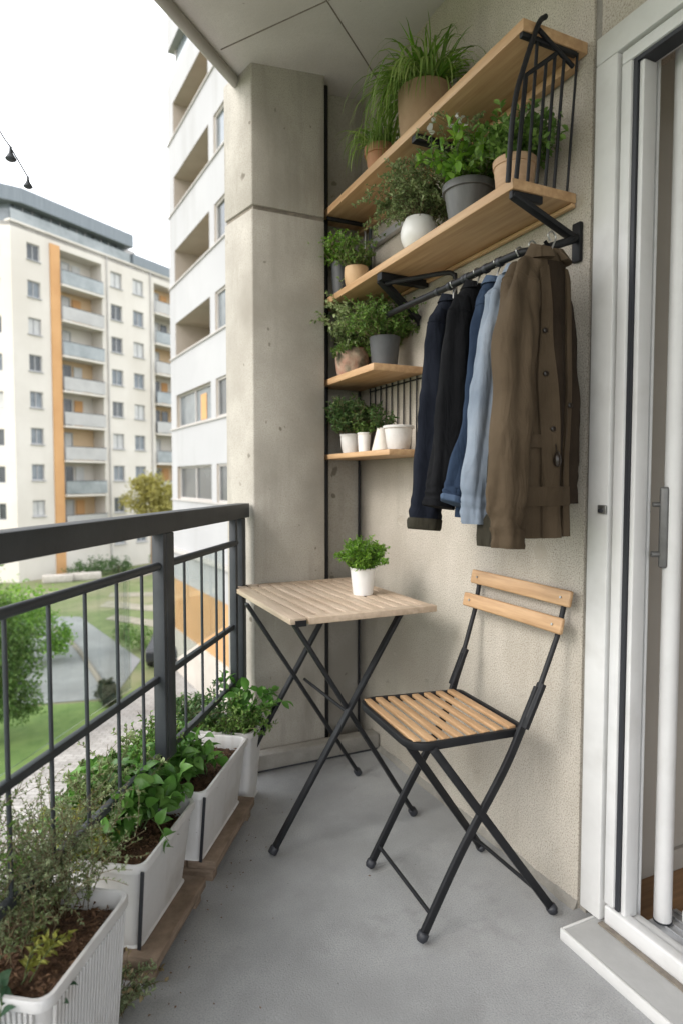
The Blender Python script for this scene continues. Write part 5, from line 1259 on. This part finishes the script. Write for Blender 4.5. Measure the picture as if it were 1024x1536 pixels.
# ------------------------------------------------------------------ buildings
class Facade:
    """flat wall with real openings; o origin, e along, n outward"""
    def __init__(s, parent, o, e, n): s.p = parent; s.o = Vector(o); s.e = Vector(e).normalized(); s.n = Vector(n).normalized()
    def pt(s, a, z, d=0.0): return s.o + s.e * a + s.n * d + UP * z
    def wall(s, a0, a1, z0, z1, holes, name, mat, reveal=None):
        As = sorted({a0, a1, *[h[0] for h in holes], *[h[1] for h in holes]}); Zs = sorted({z0, z1, *[h[2] for h in holes], *[h[3] for h in holes]})
        As = [a for a in As if a0 <= a <= a1]; Zs = [z for z in Zs if z0 <= z <= z1]
        m = MB()
        for i in range(len(As) - 1):
            for j in range(len(Zs) - 1):
                ca, cz = (As[i] + As[i + 1]) / 2, (Zs[j] + Zs[j + 1]) / 2
                if any(h[0] < ca < h[1] and h[2] < cz < h[3] for h in holes): continue
                m.add([s.pt(As[i], Zs[j]), s.pt(As[i + 1], Zs[j]), s.pt(As[i + 1], Zs[j + 1]), s.pt(As[i], Zs[j + 1])], [(0, 1, 2, 3)])
        if reveal: o = m.build(name, mat, s.p, smooth=0); m = MB()
        for h in holes:
            x0, x1, y0, y1, dp = h[:5]
            q = [(x0, y0), (x1, y0), (x1, y1), (x0, y1)]
            for k in range(4):
                (xa, ya), (xb, yb) = q[k], q[(k + 1) % 4]
                m.add([s.pt(xa, ya), s.pt(xb, yb), s.pt(xb, yb, -dp), s.pt(xa, ya, -dp)], [(0, 1, 2, 3)])
        return m.build('reveal' if reveal else name, reveal or mat, s.p, smooth=0)
    def back(s, h, mat, name='recess_wall'):
        x0, x1, y0, y1, dp = h[:5]
        m = MB(); m.add([s.pt(x0, y0, -dp), s.pt(x1, y0, -dp), s.pt(x1, y1, -dp), s.pt(x0, y1, -dp)], [(0, 1, 2, 3)])
        return m.build(name, mat, s.p, smooth=0)
    def box(s, a0, a1, z0, z1, d0, d1, name, mat, parent=None, bevel=0):
        m = MB(); m.obox(s.pt((a0 + a1) / 2, (z0 + z1) / 2, (d0 + d1) / 2), s.e, s.n, UP, (a1 - a0) / 2, (d1 - d0) / 2, (z1 - z0) / 2)
        return m.build(name, mat, parent or s.p, smooth=0, bevel=bevel)
    def window(s, a0, a1, z0, z1, dp, pane='pane', mull=True, frame='facade_white'):
        m = MB(); f = 0.07; d = -dp + 0.06
        def b(x0, x1, y0, y1): m.obox(s.pt((x0 + x1) / 2, (y0 + y1) / 2, d), s.e, s.n, UP, (x1 - x0) / 2, 0.04, (y1 - y0) / 2)
        b(a0, a1, z0, z0 + f); b(a0, a1, z1 - f, z1); b(a0, a0 + f, z0 + f, z1 - f); b(a1 - f, a1, z0 + f, z1 - f)
        if mull: b((a0 + a1) / 2 - f / 2, (a0 + a1) / 2 + f / 2, z0 + f, z1 - f)
        w = m.build('window', frame, s.p, smooth=0)
        s.box(a0 + f * 0.5, a1 - f * 0.5, z0 + f * 0.5, z1 - f * 0.5, -dp + 0.005, -dp + 0.045, 'pane', pane, w)
        return w

# cream apartment block
A = thing('apartment_block', 'cream apartment block with orange strip and stacked balconies across the lawn', 'building')
FA = Facade(A, (0.1, 51.8, 0), (0.819, 0.574, 0), (0.574, -0.819, 0))
g = random.Random(12)
ZT = 19.15; FL = 2.63
holes = []; wins = []; logs = []
for k in range(9):
    zc = 17.50 - FL * k
    h = (-1.30, -0.28, zc - 0.58, zc + 0.58, 0.22); holes.append(h); wins.append(h)
    h = (6.0, 7.15, zc - 0.62, zc + 0.62, 0.22); holes.append(h); wins.append(h)
    h = (8.30, 9.45, zc - 0.62, zc + 0.62, 0.22); holes.append(h); wins.append(h)
    if k < 8:
        h = (1.36, 5.15, zc - 1.68, zc + 0.86, 1.35); holes.append(h); logs.append((h, 0, k))
        h = (10.65, 14.6, zc - 1.68, zc + 0.86, 1.35); holes.append(h); logs.append((h, 1, k))
FA.wall(-2.5, 18.0, GZ - 0.2, ZT, holes, 'wall', 'facade_cream')
for h in wins:
    FA.back(h, 'facade_cream'); FA.window(*h[:5], pane=g.choice(['pane', 'pane', 'pane_pale', 'pane_dark']))
    FA.box(h[0] - 0.06, h[1] + 0.06, h[2] - 0.08, h[2] - 0.01, 0.002, 0.10, 'sill', 'facade_white')
for h, c_, k in logs:
    x0, x1, z0, z1, dp = h
    FA.back(h, 'facade_tan' if (k + c_) % 2 else 'facade_cream')
    b = FA.box(x0 - 0.02, x1 + 0.02, z0 - 0.16, z0 - 0.003, -0.2, 0.28, 'balcony', 'facade_cream')
    FA.box(x0 + 0.02, x1 - 0.02, z0 + 0.06, z0 + 1.02, 0.20, 0.235, 'parapet_panel', ['balcony_glass', 'balcony_panel', 'balcony_glass', 'balcony_panel'][(k + c_) % 4] if k != 4 else 'balcony_panel', b)
    FA.box(x0 + 0.0, x1, z0 + 1.02, z0 + 1.07, 0.195, 0.24, 'handrail', 'rail_metal', b)
    FA.window(x0 + 0.25, x0 + 1.75, z0 + 0.05, z0 + 2.2, dp - 0.02, pane=['pane_pale', 'pane_pale', 'pane_pale', 'pane_dark', 'pane_dark', 'pane_pale', 'pane_dark', 'pane_pale'][k])
    if k % 3 != 2:
        FA.box(x0 + 2.0, x0 + 2.75, z0 + 0.02, z0 + 2.15, -dp + 0.02, -dp + 0.08, 'balcony_door', ['pane_pale', 'facade_ochre', 'pane_dark'][(k + c_) % 3])
FA.box(0.50, 1.30, GZ, 18.55, 0.002, 0.10, 'orange_strip', 'facade_ochre')
for a in (5.6, 10.2):
    m = MB(); m.tube([FA.pt(a, GZ, 0.08), FA.pt(a, ZT, 0.08)], 0.055, 8); m.build('downpipe', 'facade_grey', A, smooth=50)
# left, frontal face
K = FA.pt(-2.5, 0)
FB = Facade(A, K, (-0.907, 0.421, 0), (-0.421, -0.907, 0))
holes2 = []
for k in range(9):
    zc = 17.3 - FL * k
    for a in (0.78, 3.6): holes2.append((a, a + 1.15, zc - 0.6, zc + 0.6, 0.22))
FB.wall(0, 9.0, GZ - 0.2, ZT, holes2, 'wall', 'facade_cream')
for h in holes2:
    FB.back(h, 'facade_cream'); FB.window(*h[:5], pane=g.choice(['pane', 'pane_pale', 'pane_dark']))
# attic and roofs
def poly_prism(pts, z0, z1, name, mat, parent, bevel=0):
    m = MB(); m.prism([(p.x, p.y) for p in pts], z0, z1); return m.build(name, mat, parent, smooth=0, bevel=bevel)
back_ = -FA.n * 9
a0, a1, a2 = FB.pt(9, 0), K, FA.pt(18, 0)
poly_prism([a0, a1, a2, a2 + back_, a0 + back_], ZT - 0.3, ZT - 0.002, 'roof', 'facade_grey', A)
# side and back walls of the body
poly_prism([a2 + back_, a0 + back_, a0 - FA.n * 2 + Vector((0.3, 0, 0)), a1 - FA.n * 2.2, a2 - FA.n * 2.2 - FA.e * 0.02], GZ - 0.2, ZT - 0.31, 'core', 'facade_cream', A)
FA.box(-2.6, 18.05, ZT - 0.01, ZT + 0.14, -0.5, 0.08, 'cornice', 'facade_cream')
ins = 0.55
b0, b1, b2 = FB.pt(8.6, 0, -ins), FA.pt(-2.2, 0, -ins), FA.pt(8.0, 0, -ins)
poly_prism([b0, b1, b2, b2 + back_ * 0.6, b0 + back_ * 0.6], ZT, 20.72, 'attic', 'pane', A)
o1 = 0.25
r0, r1, r1b, r2 = FB.pt(9.0, 0, o1), FB.pt(0.7, 0, o1 + 0.1), FA.pt(-1.7, 0, o1), FA.pt(8.25, 0, o1)
poly_prism([r0, r1, r1b, r2, r2 + back_ * 0.7, r0 + back_ * 0.7], 20.55, 21.62, 'roof_band', 'roof_metal', A, bevel=0.05)
for i in range(14):
    FA.box(-2.0 + i * 0.75, -1.94 + i * 0.75, ZT + 0.15, 20.55, -0.5, -0.44, 'mullion', 'facade_white' if i % 3 else 'rail_metal')
FA.box(-2.4, 8.2, ZT + 0.15, ZT + 0.95, -0.12, -0.09, 'terrace_glass', 'balcony_glass')
FA.box(8.3, 18.0, ZT + 0.141, ZT + 0.98, -0.3, 0.12, 'roof_edge', 'roof_metal')
FA.box(8.5, 9.7, ZT + 0.99, ZT + 1.75, -2.6, -1.2, 'roof_hut', 'facade_grey')

# white tower next door
Bt = thing('white_tower', 'white balcony tower with deep loggias beside the concrete column', 'building')
FW = Facade(Bt, (4.88, 18.7, 0), (-0.0846, 0.9964, 0), (-0.9964, -0.0846, 0))
holes = []; lg = []; ws = []
FLB = 2.63
for k in range(0, 6):
    z = 0.45 + FLB * k; zt = z + 1.20
    for (x0, x1) in ((1.36, 5.37), (-6.0, -1.6)):
        h = (x0, x1, z, zt, 0.22 if k < 2 else 1.7); holes.append(h); lg.append((h, k))
    h = (-0.9, 0.86, z, zt, 0.16); holes.append(h); ws.append((h, k))
FW.wall(-8.0, 6.1, -2.62, 15.72, holes, 'wall', 'facade_white', reveal='loggia')
for h, k in lg:
    FW.back(h, 'loggia')
    x0, x1, z0, z1, dp = h
    if k < 2: FW.window(x0, x1, z0, z1, dp - 0.01, pane='pane_dark' if k == 0 else 'pane', mull=True, frame='facade_grey')
    else:
        FW.window(x0 + 0.5, x0 + 2.3, z0 - 0.0, z1 - 0.05, dp - 0.01, pane=g.choice(['pane', 'pane_dark']), frame='facade_white')
    if k in (5, 3): FW.box(x0 + 0.02, x0 + 0.9, z0 + 0.1, z1 - 0.02, -1.1, -1.02, 'awning', 'orange_blind' if k == 5 else 'facade_ochre')
    if k == 1:
        FW.box(x0 + 0.9, x0 + 1.5, z0 + 0.1, z1 - 0.25, -0.155, -0.145, 'curtain', 'facade_ochre')
for h, k in ws:
    FW.back(h, 'loggia'); FW.window(*h[:4], 0.15, pane=['pane_dark', 'pane_dark', 'pane', 'pane_dark', 'pane', 'pane_dark'][k], mull=True, frame='facade_grey')
for k in range(0, 6):
    z = 0.45 + FLB * k
    FW.box(-8.0, 6.12, z - 0.055, z - 0.002, 0.002, 0.05, 'parapet_cap', 'facade_grey')
FW.box(-8.0, 6.15, -1.55, -1.40, 0.002, 0.16, 'ledge', 'facade_grey')
FW.box(-8.0, 6.05, -4.55, -2.622, -0.6, -0.02, 'base_wall', 'facade_base')
FW.box(-8.0, 6.1, GZ - 0.1, -4.552, -0.6, 0.05, 'plinth', 'plinth')
bk = [FW.pt(6.1, 0, -1.9), FW.pt(-8, 0, -1.9), FW.pt(-8, 0, -12), FW.pt(6.1, 0, -12)]
poly_prism(bk, GZ - 0.1, 15.70, 'core', 'facade_white', Bt)
FW.box(6.0, 6.1, -2.6, 15.7, -1.89, -0.003, 'end_wall', 'facade_white')
FW.box(-8, 5.95, 15.722, 17.05, -2.2, -0.30, 'penthouse', 'pane')
for i in range(9): FW.box(-7.0 + i * 1.6, -6.92 + i * 1.6, 15.73, 17.05, -0.299, -0.25, 'mullion', 'facade_grey')
FW.box(-8, 5.99, 15.722, 16.2, -0.12, -0.10, 'terrace_glass', 'balcony_glass')
FW.box(-8, 6.2, 17.052, 19.3, -9, -0.05, 'penthouse_roof', 'facade_white')
pl_ = thing('loggia_plant', 'dark potted plant sitting in a loggia of the white tower', 'potted plant', tuple(FW.pt(2.9, 0.45 + FLB * 2 - 0.9, -0.9)))
MB().lathe(pot_profile(0.5, 0.28, 0.2), 20).build('pot', 'pot_charcoal', pl_, smooth=50)
foliage(70, pl_, 30, 1.0, 0.15, 0.8, 0.12, 14, mat='leaf_dark', off=(0, 0, 0.45), kind='oval', branches=2, bper=6, stem_r=0.01)

# ------------------------------------------------------------------ light, sky, camera
SUN = Vector((-0.80, -0.16, 0.58)).normalized()
elev = math.asin(SUN.z); azim = math.atan2(SUN.x, SUN.y)
w = bpy.data.worlds.new('World'); scene.world = w; w.use_nodes = True
nt = w.node_tree; N, L = nt.nodes, nt.links
bg = N['Background']
sky = N.new('ShaderNodeTexSky'); sky.sky_type = 'NISHITA'; sky.sun_disc = False
sky.sun_elevation = elev; sky.sun_rotation = azim; sky.dust_density = 4.0; sky.air_density = 1.0; sky.ozone_density = 1.0
mx = N.new('ShaderNodeMix'); mx.data_type = 'RGBA'; mx.inputs[0].default_value = 0.8
L.new(sky.outputs[0], mx.inputs[6]); mx.inputs[7].default_value = (9.0, 9.15, 9.4, 1)      # an even overcast veil over the clear sky
L.new(mx.outputs[2], bg.inputs['Color']); bg.inputs['Strength'].default_value = 0.15
sun = bpy.data.lights.new('sun', 'SUN'); sun.energy = 0.85; sun.angle = R(22); sun.color = (1.0, 0.98, 0.95)
so = bpy.data.objects.new('sun', sun); link(so)
so.rotation_euler = (-SUN).to_track_quat('-Z', 'Y').to_euler()

cam = bpy.data.cameras.new('camera'); co = bpy.data.objects.new('camera', cam); link(co)
co.location = (0, 0, 1.15); co.rotation_euler = (R(90 - 2.892), 0, R(-24.9))
cam.sensor_fit = 'HORIZONTAL'; cam.sensor_width = 24.0; cam.lens = 950 / 1024 * 24.0
cam.clip_start = 0.02; cam.clip_end = 2000
cam.dof.use_dof = True; cam.dof.focus_distance = 1.85; cam.dof.aperture_fstop = 2.8
scene.camera = co

scene.render.engine = 'CYCLES'
scene.cycles.max_bounces = 8; scene.cycles.diffuse_bounces = 5; scene.cycles.transparent_max_bounces = 12
scene.cycles.use_denoising = True
scene.view_settings.view_transform = 'Standard'; scene.view_settings.look = 'None'
scene.view_settings.exposure = 1.15; scene.view_settings.gamma = 1.0
